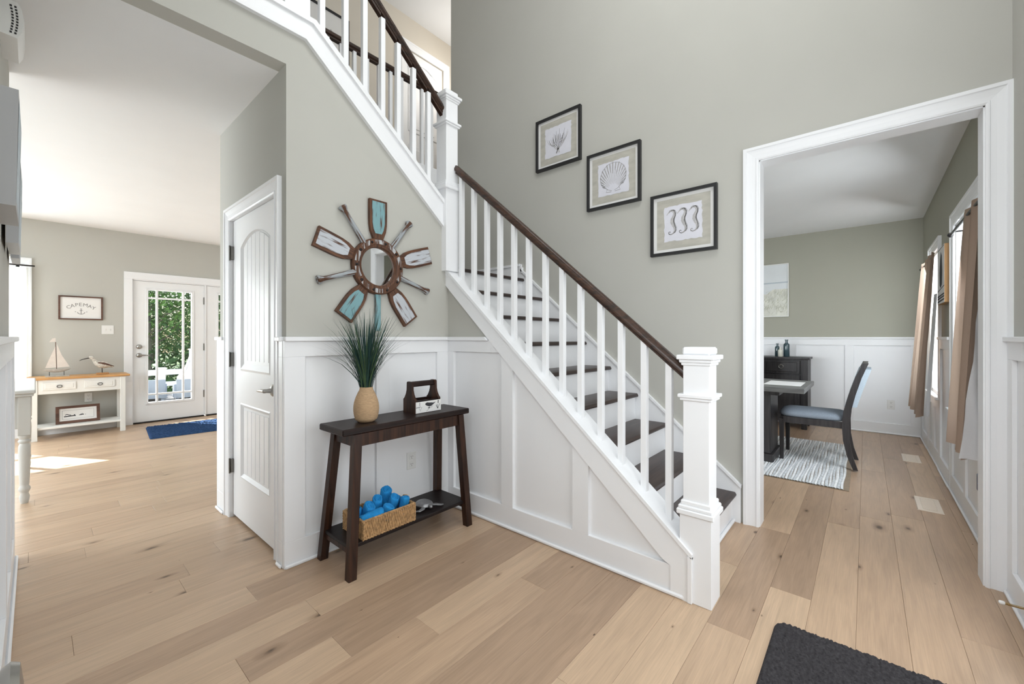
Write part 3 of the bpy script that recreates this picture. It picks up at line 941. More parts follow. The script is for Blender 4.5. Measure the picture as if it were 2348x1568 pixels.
# ------------------------------------------------------------------ closet door (door_1)
d1 = thing('door_1', None, None, (XC, 2.87, 0), kind='structure')
DY0, DY1, DZ0, DZ1 = 2.482, 3.262, 0.02, 2.005
XF = XC + 0.012                                          # door face, set back in its frame
ARC = []
for i in range(13):
    t = i / 12.0
    ARC.append((3.108 - t * (3.108 - 2.59), 1.805 + 0.075 * (1 - (2 * t - 1) ** 2)))
up_out = [(2.59, 1.0), (3.108, 1.0)] + ARC
lo_out = [(2.59, 0.30), (3.108, 0.30), (3.108, 0.79), (2.59, 0.79)]


def face_with_holes(outer, holes, x, th):
    import bmesh
    bm = bmesh.new(); loops = []
    for lp in [outer] + holes:
        vs = [bm.verts.new((x, p[0], p[1])) for p in lp]
        loops += [bm.edges.new((vs[i], vs[(i + 1) % len(vs)])) for i in range(len(vs))]
    bmesh.ops.triangle_fill(bm, use_beauty=True, use_dissolve=False, edges=loops)
    g = bmesh.ops.extrude_face_region(bm, geom=bm.faces[:])
    for v in [q for q in g['geom'] if isinstance(q, bmesh.types.BMVert)]: v.co.x += th
    bmesh.ops.recalc_face_normals(bm, faces=bm.faces)
    bm.verts.index_update()
    mb = MB(); mb.add([tuple(v.co) for v in bm.verts], [[v.index for v in f.verts] for f in bm.faces]); bm.free()
    return mb


def inset(pts, d):
    cx = sum(p[0] for p in pts) / len(pts); cy = sum(p[1] for p in pts) / len(pts)
    w = max(p[0] for p in pts) - min(p[0] for p in pts); h = max(p[1] for p in pts) - min(p[1] for p in pts)
    return [(cx + (p[0] - cx) * (1 - 2 * d / w), cy + (p[1] - cy) * (1 - 2 * d / h)) for p in pts]


obj('door_leaf', face_with_holes([(DY0, DZ0), (DY1, DZ0), (DY1, DZ1), (DY0, DZ1)], [up_out, lo_out], XF, 0.035), M['door'], d1)
for pts, nm in ((up_out, 'panel'), (lo_out, 'panel')):
    mld = MB()
    r0 = [(XF, a, b_) for a, b_ in pts]
    r1 = [(XF - 0.004, a, b_) for a, b_ in inset(pts, 0.008)]
    r2 = [(XF + 0.010, a, b_) for a, b_ in inset(pts, 0.028)]
    r3 = [(XF + 0.010, a, b_) for a, b_ in inset(pts, 0.045)]
    mld.loft([r0, r1, r2, r3], True, False)
    pn = obj('panel', mld, M['door'], d1, fixn=False)
    ins = inset(pts, 0.042)
    ymn, ymx = min(p[0] for p in ins), max(p[0] for p in ins); zmn = min(p[1] for p in ins)
    nb = 6
    for i in range(nb):                                    # beadboard slats, grooves between them
        a = ymn + (ymx - ymn) * i / nb + 0.004; b_ = ymn + (ymx - ymn) * (i + 1) / nb - 0.004
        def zt(y):
            best = max(p[1] for p in ins)
            if len(ins) == 4: return best
            arc = sorted(ins[2:])
            for k in range(len(arc) - 1):
                if arc[k][0] <= y <= arc[k + 1][0]:
                    u = (y - arc[k][0]) / (arc[k + 1][0] - arc[k][0] or 1)
                    return arc[k][1] + u * (arc[k + 1][1] - arc[k][1])
            return arc[0][1]
        s = MB(); s.prism([(a, zmn), (b_, zmn), (b_, zt(b_)), (a, zt(a))], 0, XF + 0.005, XF + 0.02)
        obj('slat', s, M['door'], pn)
    bkp = MB(); bkp.box(XF + 0.012, XF + 0.03, ymn - 0.02, ymx + 0.02, zmn - 0.02, max(p[1] for p in ins) + 0.02)
    obj('backing', bkp, M['door'], pn)
dcas = door_casing('trim_14', 'x', XC, -1, 2.470, 3.272, 2.010, 0.08)
obj('side_jamb', B(XC - 0.01, XC + 0.1, 2.468, 2.478, 0, 2.01), M['trim'], dcas)
obj('side_jamb', B(XC - 0.01, XC + 0.1, 3.266, 3.276, 0, 2.01), M['trim'], dcas)
obj('head_jamb', B(XC - 0.01, XC + 0.1, 2.478, 3.266, 2.007, 2.015), M['trim'], dcas)
for z in (1.79, 1.07, 0.35):
    h = MB(); h.box(XC - 0.006, XC + 0.013, 3.250, 3.268, z - 0.045, z + 0.045, b=.002); h.tube([(XC - 0.010, 3.262, z - 0.05), (XC - 0.010, 3.262, z + 0.05)], 0.006, 8)
    obj('hinge', h, M['hinge'], d1, smooth=40)
hd = MB()
hd.M = Matrix.Translation((XF, 2.545, 0.918)) @ Matrix.Rotation(-PI / 2, 4, 'Y')
hd.lathe([(0.034, 0), (0.034, .004), (.028, .010), (.014, .016), (.011, .034), (.012, .048), (.010, .054)], n=20)
hd.M = Matrix.Identity(4)
hd.tube([(XF - 0.048, 2.54, .918), (XF - 0.050, 2.575, .919), (XF - 0.050, 2.62, .914), (XF - 0.046, 2.66, .911)], [.010, .010, .008, .005], 10)
obj('door_handle', hd, M['nickel'], d1, smooth=50)

# ------------------------------------------------------------------ patio doors (door_2 active, door_3 fixed)
def patio_door(name, x0, x1, hinges):
    d = thing(name, None, None, ((x0 + x1) / 2, YP + 0.05, 0), kind='structure')
    w = x1 - x0
    gx0, gx1, gz0, gz1 = x0 + 0.150, x1 - 0.145, 0.275, 1.905
    ya, yb = YP + 0.02, YP + 0.065
    mb = MB()
    mb.box(x0, gx0, ya, yb, 0.02, 2.015); mb.box(gx1, x1, ya, yb, 0.02, 2.015)
    mb.box(gx0, gx1, ya, yb, 0.02, gz0); mb.box(gx0, gx1, ya, yb, gz1, 2.015)
    obj('door_leaf', mb, M['door'], d)
    fr = MB()
    for a in ((gx0 - .02, gx0 + .012, gz0 - .02, gz1 + .02), (gx1 - .012, gx1 + .02, gz0 - .02, gz1 + .02), (gx0, gx1, gz0 - .02, gz0 + .012), (gx0, gx1, gz1 - .012, gz1 + .02)):
        fr.box(a[0], a[1], ya - 0.010, yb + 0.01, a[2], a[3], b=.004)
    f = obj('glazing_frame', fr, M['door'], d)
    mx = [gx0 + (gx1 - gx0) * t for t in (0.21, 0.79)]; mz = [gz0 + (gz1 - gz0) * t for t in (0.075, 0.925)]
    for x in mx: obj('muntin', B(x - .011, x + .011, ya - .004, yb + .004, gz0, gz1, b=.003), M['door'], f)
    for z in mz: obj('muntin', B(gx0, gx1, ya - .0035, yb + .0035, z - .011, z + .011, b=.003), M['door'], f)
    xs_ = [gx0] + mx + [gx1]; zs_ = [gz0] + mz + [gz1]
    for i in range(3):
        for j in range(3):
            obj('pane', B(xs_[i], xs_[i + 1], YP + 0.041, YP + 0.045, zs_[j], zs_[j + 1]), M['glass'], f)
    obj('threshold', B(x0, x1, YP + 0.0, YP + 0.10, 0.0, 0.018, b=.003), M['dark_metal'], d)
    if hinges:
        for z in (1.78, 1.07, 0.35):
            h = MB(); h.box(x1 - .012, x1 + .01, ya - 0.012, ya, z - .055, z + .055, b=.003); obj('hinge', h, M['hinge'], d)
        k = MB()
        for z, lev in ((1.085, 0), (0.965, 1)):
            k.M = Matrix.Translation((x0 + 0.065, ya, z)) @ Matrix.Rotation(PI / 2, 4, 'X')
            k.lathe([(.033, 0), (.033, .006), (.026, .014), (.013, .020), (.013, .045)], n=18)
            k.M = Matrix.Identity(4)
            if lev: k.tube([(x0 + .065, ya - .045, z), (x0 + .10, ya - .05, z + .002), (x0 + .165, ya - .046, z - .004)], [.011, .009, .006], 8)
            else: k.box(x0 + .061, x0 + .069, ya - .06, ya - .03, z - .018, z + .018, b=.003)
        obj('door_handle', k, M['nickel'], d, smooth=50)
    return d


patio_door('door_2', 0.895, 1.712, True)
patio_door('door_3', 1.735, 2.55, False)
obj('mullion', B(1.714, 1.733, YP + 0.005, YP + 0.08, 0.02, 2.02), M['trim'], bpy.data.objects['door_2'])
pc = thing('trim_15', None, None, (0, 0, 0), kind='structure')
obj('side_casing', B(0.80, 0.888, YP - 0.018, YP, 0, 2.03, b=.003), M['trim'], pc)
obj('side_casing', B(2.555, 2.645, YP - 0.018, YP, 0, 2.03, b=.003), M['trim'], pc)
obj('head_casing', B(0.80, 2.645, YP - 0.018, YP, 2.03, 2.13, b=.003), M['trim'], pc)
obj('side_jamb', B(0.885, 0.894, YP, YP + 0.14, 0, 2.03), M['trim'], pc)
obj('side_jamb', B(2.551, 2.56, YP, YP + 0.14, 0, 2.03), M['trim'], pc)
obj('head_jamb', B(0.885, 2.56, YP, YP + 0.14, 2.018, 2.03), M['trim'], pc)


# ------------------------------------------------------------------ windows
def window(name, axis_y, sgn, x0, x1, z0, z1, casing_w=0.1, lites=1, sill=True):
    """double-hung window in a wall of constant Y; room side is in direction sgn"""
    w = thing(name, None, None, ((x0 + x1) / 2, axis_y, z0), kind='structure')
    def b(xa, xb, t0, t1, za, zb, bev=.002):
        a, c = axis_y + sgn * t0, axis_y + sgn * t1
        return B(xa, xb, min(a, c), max(a, c), za, zb, b=bev)
    cw = casing_w
    for nm, xi, xo in (('side_casing', x0, x0 - cw), ('side_casing', x1, x1 + cw)):
        mb = MB(); casing_strip(mb, 'y', axis_y, sgn, xi, xo, z0, (z1, z1 + cw), 'z'); obj(nm, mb, M['trim'], w)
    mb = MB(); casing_strip(mb, 'y', axis_y, sgn, z1, z1 + cw, (x0, x0 - cw), (x1, x1 + cw), 'h'); obj('head_casing', mb, M['trim'], w)
    if sill:
        obj('sill', b(x0 - cw - .015, x1 + cw + .015, -.06, .045, z0 - .025, z0, .004), M['trim'], w)
        obj('apron', b(x0 - cw, x1 + cw, 0, .018, z0 - .115, z0 - .025, .004), M['trim'], w)
    fr = MB()
    for a in ((x0, x0 + .03, z0, z1), (x1 - .03, x1, z0, z1), (x0, x1, z0, z0 + .03), (x0, x1, z1 - .03, z1)):
        q = b(a[0], a[1], -.12, -.001, a[2], a[3], 0); fr.add(q.v, q.f)
    obj('window_frame', fr, M['trim'], w)
    zm = (z0 + z1) / 2
    ws_ = [x0 + .03] + ([-.66] if lites == 2 else []) + [x1 - .03]
    for i in range(lites):
        for za, zb, t in ((z0 + .03, zm + .018, -.05), (zm - .018, z1 - .03, -.08)):
            sa = MB()
            for a in ((ws_[i], ws_[i] + .035, za, zb), (ws_[i + 1] - .035, ws_[i + 1], za, zb), (ws_[i], ws_[i + 1], za, za + .036), (ws_[i], ws_[i + 1], zb - .036, zb)):
                q = b(a[0], a[1], t - .028, t, a[2], a[3], 0); sa.add(q.v, q.f)
            s = obj('sash', sa, M['trim'], w)
            obj('pane', b(ws_[i] + .03, ws_[i + 1] - .03, t - .016, t - .012, za + .03, zb - .03, 0), M['glass'], s)
    return w


window('window_1', YF, 1, *[W1[0], W1[1], W1[2], W1[3]], casing_w=0.095)
window('window_2', YF, 1, *[W2[0], W2[1], W2[2], W2[3]], casing_w=0.09)
window('window_3', YP, -1, WL[0], WL[1], WL[2], WL[3], casing_w=0.095, lites=2)

# ------------------------------------------------------------------ upstairs door and picture
d4 = thing('door_4', None, None, (3.4, 4.5, FL2), kind='structure')
mb = MB(); mb.box(3.08, 3.735, 4.515, 4.55, FL2 + 0.01, 4.955); obj('door_leaf', mb, M['door'], d4)
for zs in ((FL2 + .25, FL2 + .78), (FL2 + .95, FL2 + 1.83)):
    for x in (3.17,):
        f = MB()
        f.box(x, x + .47, 4.506, 4.516, zs[0], zs[1], b=.006)
        f.box(x + .05, x + .42, 4.500, 4.512, zs[0] + .05, zs[1] - .05, b=.008)
        obj('panel', f, M['door'], d4)
ar = MB(); ar.tube([(3.17 + .47 * i / 10, 4.503, FL2 + 1.78 + .1 * math.sin(PI * i / 10)) for i in range(11)], .008, 6); obj('arch_moulding', ar, M['door'], d4)
door_casing('trim_16', 'y', 4.5, -1, 3.07, 3.745, 4.96, 0.095, z0=FL2)
bu = thing('baseboard_upper', None, None, (0, 0, 0), kind='structure')
obj('board', B(-.1, 2.97, 4.485, 4.5, FL2, FL2 + .13, b=.002), M['trim'], bu)
obj('board', B(3.85, 5.2, 4.485, 4.5, FL2, FL2 + .13, b=.002), M['trim'], bu)


def frame_on(parent, o, ux, uy, un, w, h, fw, depth, m):
    """picture frame: four mitred bars as one mesh; o = lower-left corner on the wall, un = out of the wall"""
    o, ux, uy, un = Vector(o), Vector(ux), Vector(uy), Vector(un)
    mb = MB()
    outer = [(0, 0), (w, 0), (w, h), (0, h)]; inner = [(fw, fw), (w - fw, fw), (w - fw, h - fw), (fw, h - fw)]
    P = lambda p, d: tuple(o + ux * p[0] + uy * p[1] + un * d)
    rings = [[P(p, 0.001) for p in outer], [P(p, depth) for p in outer], [P(p, depth) for p in inner], [P(p, depth * 0.45) for p in inner]]
    mb.loft(rings, True, False)
    return obj('frame', mb, m, parent)


def sheet(o, ux, uy, un, x0, x1, y0, y1, d, t=0.002):
    o, ux, uy, un = Vector(o), Vector(ux), Vector(uy), Vector(un)
    mb = MB()
    c = [(x0, y0), (x1, y0), (x1, y1), (x0, y1)]
    mb.loft([[tuple(o + ux * p[0] + uy * p[1] + un * (d - t)) for p in c], [tuple(o + ux * p[0] + uy * p[1] + un * d) for p in c]])
    return mb


up = thing('framed_picture', 'black framed picture with white mat on the upstairs hall wall', 'picture', (1.95, 4.5, 4.3))
frame_on(up, (1.6, 4.5, 4.32), (1, 0, 0), (0, 0, 1), (0, -1, 0), .745, .51, .02, .03, M['black'])
obj('mat_board', sheet((1.6, 4.5, 4.32), (1, 0, 0), (0, 0, 1), (0, -1, 0), .015, .73, .015, .495, .012), M['white_mat'], up)
mb = MB(); mb.ribbon([(0.2, .12), (.3, .2), (.42, .17), (.55, .3)], .03, (1.6, 4.4875, 4.32), (1, 0, 0), (0, 0, 1)); mb.ribbon([(.45, .10), (.56, .16), (.6, .12)], .02, (1.6, 4.4875, 4.32), (1, 0, 0), (0, 0, 1))
obj('print', mb, M['pencil_light'], up, fixn=False)

# ------------------------------------------------------------------ three framed prints on the picture wall
UX, UZ, UN = (0, -1, 0), (0, 0, 1), (-1, 0, 0)       # seen from the foyer: right is -Y


def ragged(x0, x1, y0, y1, r, n=14, a=.004):
    pts = []
    for k in range(4):
        p, q = [(x0, y0), (x1, y0), (x1, y1), (x0, y1)][k], [(x1, y0), (x1, y1), (x0, y1), (x0, y0)][k]
        for i in range(n):
            t = i / n
            pts.append((p[0] + (q[0] - p[0]) * t + r.uniform(-a, a), p[1] + (q[1] - p[1]) * t + r.uniform(-a, a)))
    return pts


def print_base(name, label, y0, z0, w, h, skip=.02):
    o = (XP, y0, z0)
    t = thing(name, label, 'picture', (XP, y0 - w / 2, z0), group='framed sea prints above the stairs')
    frame_on(t, o, UX, UZ, UN, w, h, .020, .032, M['black'])
    obj('mat_board', sheet(o, UX, UZ, UN, .014, w - .014, .014, h - .014, .013), M['white_mat'], t)
    obj('backing_paper', sheet(o, UX, UZ, UN, .044, w - .044, .044, h - .044, .0145, .0015), M['taupe'], t)
    r = random.Random(int(z0 * 100))
    mb = MB(); mb.poly(ragged(.098, w - .098, .098, h - .098, r), (XP - .0155, y0, z0), UX, UZ)
    obj('print_paper', mb, M['paper'], t, fixn=False)
    return t, (XP - .0163, y0, z0), r


F = 'black framed %s print, %s of the three prints on the stair wall'
t, o, r = print_base('framed_print', F % ('coral', 'highest'), 2.303, 2.733, .472, .463)
dk = MB(); lt = MB()
def branch(x, y, ang, l, w, depth):
    pts = []
    a = ang
    for i in range(8):
        pts.append((x, y)); x += math.cos(a) * l / 7; y += math.sin(a) * l / 7
        a += (PI / 2 - a) * .22 + r.uniform(-.05, .05)
    (dk if r.random() < .55 else lt).ribbon(pts, [w * (1 - .06 * i) for i in range(8)], o, UX, UZ)
    if depth:
        for k in range(3):
            p = pts[2 + k]; branch(p[0], p[1], ang + r.uniform(-.9, .9), l * r.uniform(.55, .8), w * .8, depth - 1)
for a in (2.7, 2.3, 1.9, 1.57, 1.2, .85, .45):
    branch(.236, .150, a, .138, .005, 1)
dk.ribbon([(.22, .12), (.236, .155)], .010, o, UX, UZ); lt.ribbon([(.25, .12), (.24, .16)], .012, o, UX, UZ)
obj('drawing', dk, M['pencil'], t, fixn=False); obj('drawing', lt, M['pencil_light'], t, fixn=False)

t, o, r = print_base('framed_print', F % ('scallop shell', 'middle'), 1.767, 2.268, .464, .463)
dk = MB(); lt = MB()
HYs, RS = .128, .112
for i in range(19):
    a = R(27 + 126 * i / 18); L = 2 * RS * math.sin(a) * (1 + .03 * (i % 2))
    s1 = .05 + .02 * r.random()
    lt.ribbon([(.232 + math.cos(a) * q, HYs + math.sin(a) * q) for q in [s1 + (L - s1) * k / 6 for k in range(7)]], [.002 + .006 * k / 6 for k in range(7)], o, UX, UZ)
    s0 = r.uniform(.55, .8)
    dk.ribbon([(.232 + math.cos(a + .025) * q, HYs + math.sin(a + .025) * q) for q in (L * s0, L * (s0 + .1), L * .98)], [.0015, .0032, .0022], o, UX, UZ)
arc = [(.232 + 2 * RS * math.sin(a) * math.cos(a), HYs + 2 * RS * math.sin(a) ** 2) for a in [R(24 + 132 * i / 30) for i in range(31)]]
dk.ribbon(arc, .0025, o, UX, UZ)
for s in (-1, 1):
    dk.ribbon([(.232 + s * .085, .178), (.232 + s * .045, .142), (.232 + s * .012, .130)], .0025, o, UX, UZ)
    dk.ribbon([(.232 + s * .050, .150), (.232 + s * .062, .124), (.232 + s * .015, .121)], .0030, o, UX, UZ)
obj('drawing', lt, M['pencil_light'], t, fixn=False); obj('drawing', dk, M['pencil'], t, fixn=False)

t, o, r = print_base('framed_print', F % ('three seahorses', 'lowest'), 1.223, 1.82, .460, .450)
dk = MB(); lt = MB()
for k, cx in enumerate((.146, .222, .300)):
    body = [(-.010, .325), (.004, .332), (.018, .325), (.028, .305), (.024, .280), (.014, .258), (.012, .235), (.020, .210), (.030, .185), (.030, .160), (.018, .140), (.0, .133), (-.014, .140), (-.016, .152), (-.006, .158), (.0, .15)]
    pts = [(cx + a * .95, .03 + b_ * .88) for a, b_ in body]
    ww = [.012, .016, .015, .017, .022, .028, .030, .024, .017, .012, .009, .007, .006, .005, .004, .003]
    lt.ribbon(pts, ww, o, UX, UZ)
    lt.ribbon([(cx - .008, .314), (cx - .022, .302), (cx - .029, .292)], [.010, .006, .005], o, UX, UZ)
    for i in range(1, 11):
        a, b_ = pts[i - 1], pts[i]
        for u in (.15, .5, .85):
            x = a[0] + (b_[0] - a[0]) * u + .006; y = a[1] + (b_[1] - a[1]) * u
            dk.ribbon([(x, y), (x + .009, y + .004)], .0035, o, UX, UZ)
    dk.ribbon([(p[0] + .3 * w_, p[1]) for p, w_ in zip(pts, ww)][2:12], .0022, o, UX, UZ)
    dk.ribbon(pts[11:], .003, o, UX, UZ)
    dk.ribbon([(cx - .012, .317), (cx - .008, .314)], .004, o, UX, UZ)
obj('drawing', lt, M['pencil_light'], t, fixn=False); obj('drawing', dk, M['pencil'], t, fixn=False)

# ------------------------------------------------------------------ oar mirror (porthole mirror with five paddles and five handles)
CX_, CZ_ = 1.400, 1.660
mt = thing('oar_mirror', 'round porthole mirror ringed by worn oar blades and handles on greige wall', 'mirror', (CX_, YM, CZ_))
RM = MB()
def ringM(name, prof, m, n=48):
    mb = MB(); rings = []
    for rr, d in prof:
        rings.append([(CX_ + rr * math.cos(2 * PI * j / n), YM - d, CZ_ + rr * math.sin(2 * PI * j / n)) for j in range(n)])
    mb.loft(rings, True, False)
    return obj(name, mb, m, mt, smooth=35)
ringM('ring', [(.174, .002), (.174, .030), (.168, .038), (.136, .040), (.130, .036), (.122, .036), (.118, .030), (.116, .010)], M['oar_wood'])
gl = MB(); gl.add([(CX_ + .118 * math.cos(2 * PI * j / 48), YM - .014, CZ_ + .118 * math.sin(2 * PI * j / 48)) for j in range(48)], [list(range(48))])
obj('mirror_glass', gl, M['mirror'], mt, fixn=False)
for j in range(10):                                        # worn white paint between the bolts
    a0 = R(36 * j + 6); a1 = R(36 * j + 30); mb = MB()
    n = 6
    vs = []
    for i in range(n + 1):
        a = a0 + (a1 - a0) * i / n
        for rr in (.139, .165): vs.append((CX_ + rr * math.cos(a), YM - .0405 - (.0 if rr < .15 else -.0022), CZ_ + rr * math.sin(a)))
    mb.add(vs, [(2 * i, 2 * i + 1, 2 * i + 3, 2 * i + 2) for i in range(n)])
    obj('paint_patch', mb, worn_paint('worn_ring_paint', rgb(180, 182, 184), amount=.52, axis=2) if j == 0 else bpy.data.materials['worn_ring_paint'], mt, fixn=False)
    b_ = MB(); a = R(36 * j + 2); b_.ellipsoid((CX_ + .152 * math.cos(a), YM - .040, CZ_ + .152 * math.sin(a)), (.008, .006, .008), 10, 6)
    obj('bolt', b_, M['dark_metal'], mt, smooth=60)
spoke = [(90, 'b', 'oar_teal', .415), (126, 'h', 'oar_grey', .40), (162, 'b', 'oar_white', .405), (198, 'h', 'oar_grey', .395), (235, 'b', 'oar_teal', .392),
         (270, 's', 'oar_teal', .40), (306, 'b', 'oar_white', .415), (342, 'h', 'oar_grey', .40), (18, 'b', 'oar_grey', .420), (54, 'h', 'oar_grey', .395)]
PAINT = {'oar_grey': 'oar_grey'}
for ang, kind, pm, L in spoke:
    rot = Matrix.Translation((CX_, YM - .004, CZ_)) @ Matrix.Rotation(-R(ang - 90), 4, 'Y')
    def place(mb, name, m, parent):
        # geometry is built pointing along local +Z, then turned about the mirror's centre; grain runs along the spoke
        me_o = obj(name, mb, m, None, loc=(0, 0, 0))
        me_o.parent = parent
        if parent is mt:
            me_o.matrix_local = Matrix.Translation(-Vector(mt.location)) @ rot
        return me_o
    if kind == 'b':
        w = .060
        out = [(-.030, .165), (.030, .165), (.040, .19), (.052, .22), (w - .002, .26), (w, .30), (w, L), (-w, L), (-w, .30), (-w + .002, .26), (-.052, .22), (-.040, .19)]
        mb = MB(); mb.prism(out, 1, -.022, 0.0)
        bl = place(mb, 'oar_blade', wood_z if 'wood_z' in globals() else M['oar_wood'], mt)
        ins = [(-.022, .205), (.022, .205), (.034, .23), (.043, .27), (.044, .32), (.044, L - .012 if ang != 18 else L - .002), (-.044, L - .012 if ang != 18 else L - .002), (-.044, .32), (-.043, .27), (-.034, .23)]
        mb = MB(); mb.prism(ins, 1, -.0236, -.021)
        c = obj('painted_face', mb, M[pm] if ang != 18 else M['oar_white'], None, loc=(0, 0, 0)); c.parent = bl
    elif kind == 'h':
        mb = MB()
        mb.lathe([(.017, .16), (.0165, .20), (.0145, .26), (.0135, .33), (.0145, L - .035), (.022, L - .018), (.026, L - .008), (.024, L), (.012, L + .003)], (0, -.018, 0), 14)
        place(mb, 'oar_handle', M[pm], mt)
        for p in mt.children[-1].data.polygons: p.use_smooth = True
    else:
        mb = MB(); mb.box(-.017, .017, -.022, 0, .16, L, b=.004)
        place(mb, 'oar_shaft', M['oar_teal'], mt)

# ------------------------------------------------------------------ console table
ct = thing('console_table', 'dark espresso console table with splayed legs against the white panelled wall', 'console table', (1.43, 2.1, 0))
TZ = .755
mb = MB(); mb.box(1.0, 1.862, 1.972, 2.232, TZ - .034, TZ, b=.005); obj('tabletop', mb, M['espresso'], ct)


def bar(mb, p0, p1, a, b_):
    """square section leg between two centres, half sizes a (x) and b (y)"""
    mb.loft([[(p[0] + s * a, p[1] + t * b_, p[2]) for s, t in ((-1, -1), (1, -1), (1, 1), (-1, 1))] for p in (p0, p1)])


legpos = {}
for sx in (-1, 1):
    for sy in (-1, 1):
        xb, xt = 1.436 + sx * .400, 1.436 + sx * .352
        yb = 1.962 if sy < 0 else 2.272
        yt = 1.992 if sy < 0 else 2.205
        mb = MB(); bar(mb, (xb, yb, 0), (xt, yt, TZ - .034), .021, .021); obj('leg', mb, M['espresso_leg'], ct)
mb = MB(); mb.box(1.10, 1.775, 1.980, 2.0, TZ - .10, TZ - .034, b=.002); obj('apron', mb, M['espresso_leg'], ct)
mb = MB(); mb.box(1.10, 1.775, 2.195, 2.213, TZ - .10, TZ - .034, b=.002); obj('apron', mb, M['espresso_leg'], ct)
for x in (1.078, 1.780):
    mb = MB(); mb.box(x - .01, x + .01, 2.01, 2.19, TZ - .10, TZ - .034, b=.002); obj('apron', mb, M['espresso_leg'], ct)
SZ = .165
mb = MB(); mb.box(1.035, 1.838, 1.968, 2.262, SZ - .02, SZ, b=.003); obj('shelf', mb, M['shelf_dark'], ct)
for x in (1.048, 1.824):
    mb = MB(); mb.box(x - .009, x + .009, 1.984, 2.25, SZ - .05, SZ - .021, b=.002); obj('rail', mb, M['espresso_leg'], ct)

# vase with grass
VX, VY = 1.197, 2.095
vs_ = thing('vase', 'tan rope-wrapped vase with tall dark green grass on the console table', 'vase', (VX, VY, TZ))
prof = []
for i in range(45):
    t = i / 44.0
    rr = .044 + .026 * math.sin(PI * min(1, (t + .12) * .86)) - .020 * t * t + (-.012 * max(0, .08 - t) / .08)
    prof.append((rr + .0022 * (i % 2), .19 * t))
prof += [(.034, .19), (.038, .16), (.02, .15)]
mb = MB(); mb.lathe([(.02, 0)] + prof, (VX, VY, TZ), 28); obj('vessel', mb, M['vase'], vs_, smooth=60)
g = [MB(), MB()]
rg = random.Random(11)
for i in range(330):
    a = rg.uniform(0, 2 * PI); spread = rg.random() ** .8
    h = rg.uniform(.30, .50) * (1 - .14 * spread); out = .02 + .215 * spread * rg.uniform(.7, 1.1)
    if rg.random() < .08: out *= 1.25; h *= .8
    r0 = .028 * rg.random()
    pts = []
    for k in range(6):
        t = k / 5.0
        rad = r0 + out * (t ** 1.5)
        droop = -.10 * out * max(0, t - .6) * 6 * spread
        pts.append((VX + rad * math.cos(a), min(VY + rad * math.sin(a), YM - .03 - .0004 * i % .01), TZ + .165 + h * t + droop * t))
    w = rg.uniform(.0018, .0040)
    sx, sy = -math.sin(a + rg.uniform(-1, 1)), math.cos(a + rg.uniform(-1, 1))
    v = []
    for k, p in enumerate(pts):
        ww = w * (1 - (k / 5.0) ** 2 * .92)
        v += [(p[0] + sx * ww, p[1] + sy * ww, p[2]), (p[0] - sx * ww, p[1] - sy * ww, p[2])]
    g[0 if rg.random() < .72 else 1].add(v, [(2 * k, 2 * k + 1, 2 * k + 3, 2 * k + 2) for k in range(5)])
obj('grass_blades', g[0], M['grass'], vs_, kind='stuff', fixn=False)
obj('grass_blades', g[1], M['grass2'], vs_, kind='stuff', fixn=False)

# wooden tote with painted bird
tt = thing('wooden_caddy', 'dark wooden caddy with arched handle and white bird panel on the console table', 'caddy', (1.60, 2.11, TZ))
TX0, TX1, TY0, TY1 = 1.497, 1.692, 2.062, 2.182
for x in (TX0, TX1 - .016):
    yc = (TY0 + TY1) / 2
    side = [(TY0, TZ), (TY1, TZ), (TY1, TZ + .082), (TY1 - .012, TZ + .092), (yc + .034, TZ + .115), (yc + .026, TZ + .14), (yc + .024, TZ + .185), (yc + .018, TZ + .192),
            (yc - .018, TZ + .192), (yc - .024, TZ + .185), (yc - .026, TZ + .14), (yc - .034, TZ + .115), (TY0 + .012, TZ + .092), (TY0, TZ + .082)]
    mb = MB(); mb.prism(side, 0, x, x + .016); obj('side_panel', mb, M['espresso_leg'], tt)
mb = MB(); mb.box(TX0 + .016, TX1 - .016, TY0 + .004, TY0 + .014, TZ, TZ + .078, b=.001); mb.box(TX0 + .016, TX1 - .016, TY1 - .014, TY1 - .004, TZ, TZ + .078); mb.box(TX0 + .016, TX1 - .016, TY0 + .014, TY1 - .014, TZ, TZ + .012)
obj('box_panel', mb, M['espresso'], tt)
mb = MB(); mb.box(TX0 + .004, TX1 + .002, TY0 - .005, TY0 - .0005, TZ + .002, TZ + .07, b=.001); pf = obj('front_panel', mb, M['white_mat'], tt)
mb = MB(); mb.box(TX0 + .012, TX1 - .012, yc - .017, yc + .017, TZ + .158, TZ + .1905, b=.006); obj('handle', mb, M['espresso'], tt)
dr = MB(); oo = (TX0 + .004, TY0 - .0055, TZ + .002); ux, uy = (1, 0, 0), (0, 0, 1)
dr.poly([(.068, .052), (.075, .058), (.085, .06), (.097, .057), (.115, .056), (.132, .053), (.150, .058), (.14, .05), (.128, .042), (.112, .034), (.095, .034), (.08, .04), (.07, .046)], oo, ux, uy)
dr.poly([(.088, .022), (.104, .022), (.108, .027), (.092, .028)], oo, ux, uy)
for x in (.105, .122): dr.ribbon([(x, .036), (x - .006, .024)], .0025, oo, ux, uy)
dr.ribbon([(.0, .034), (.018, .036), (.034, .038)], .003, oo, ux, uy)
dr.ribbon([(.028, .066), (.028, .044)], .003, oo, ux, uy)
dr.ribbon([(.022, .032), (.031, .012), (.043, .036)], .002, oo, ux, uy)
dr.ribbon([(.170, .066), (.169, .046)], .006, oo, ux, uy)
for e_ in ((.152, .036), (.160, .04), (.180, .042)): dr.ribbon([e_, (.166, .012)], .003, oo, ux, uy)
dr.ribbon([(.078, .006), (.098, .02)], .0014, oo, ux, uy)
obj('painted_bird', dr, M['ink'], pf, fixn=False)

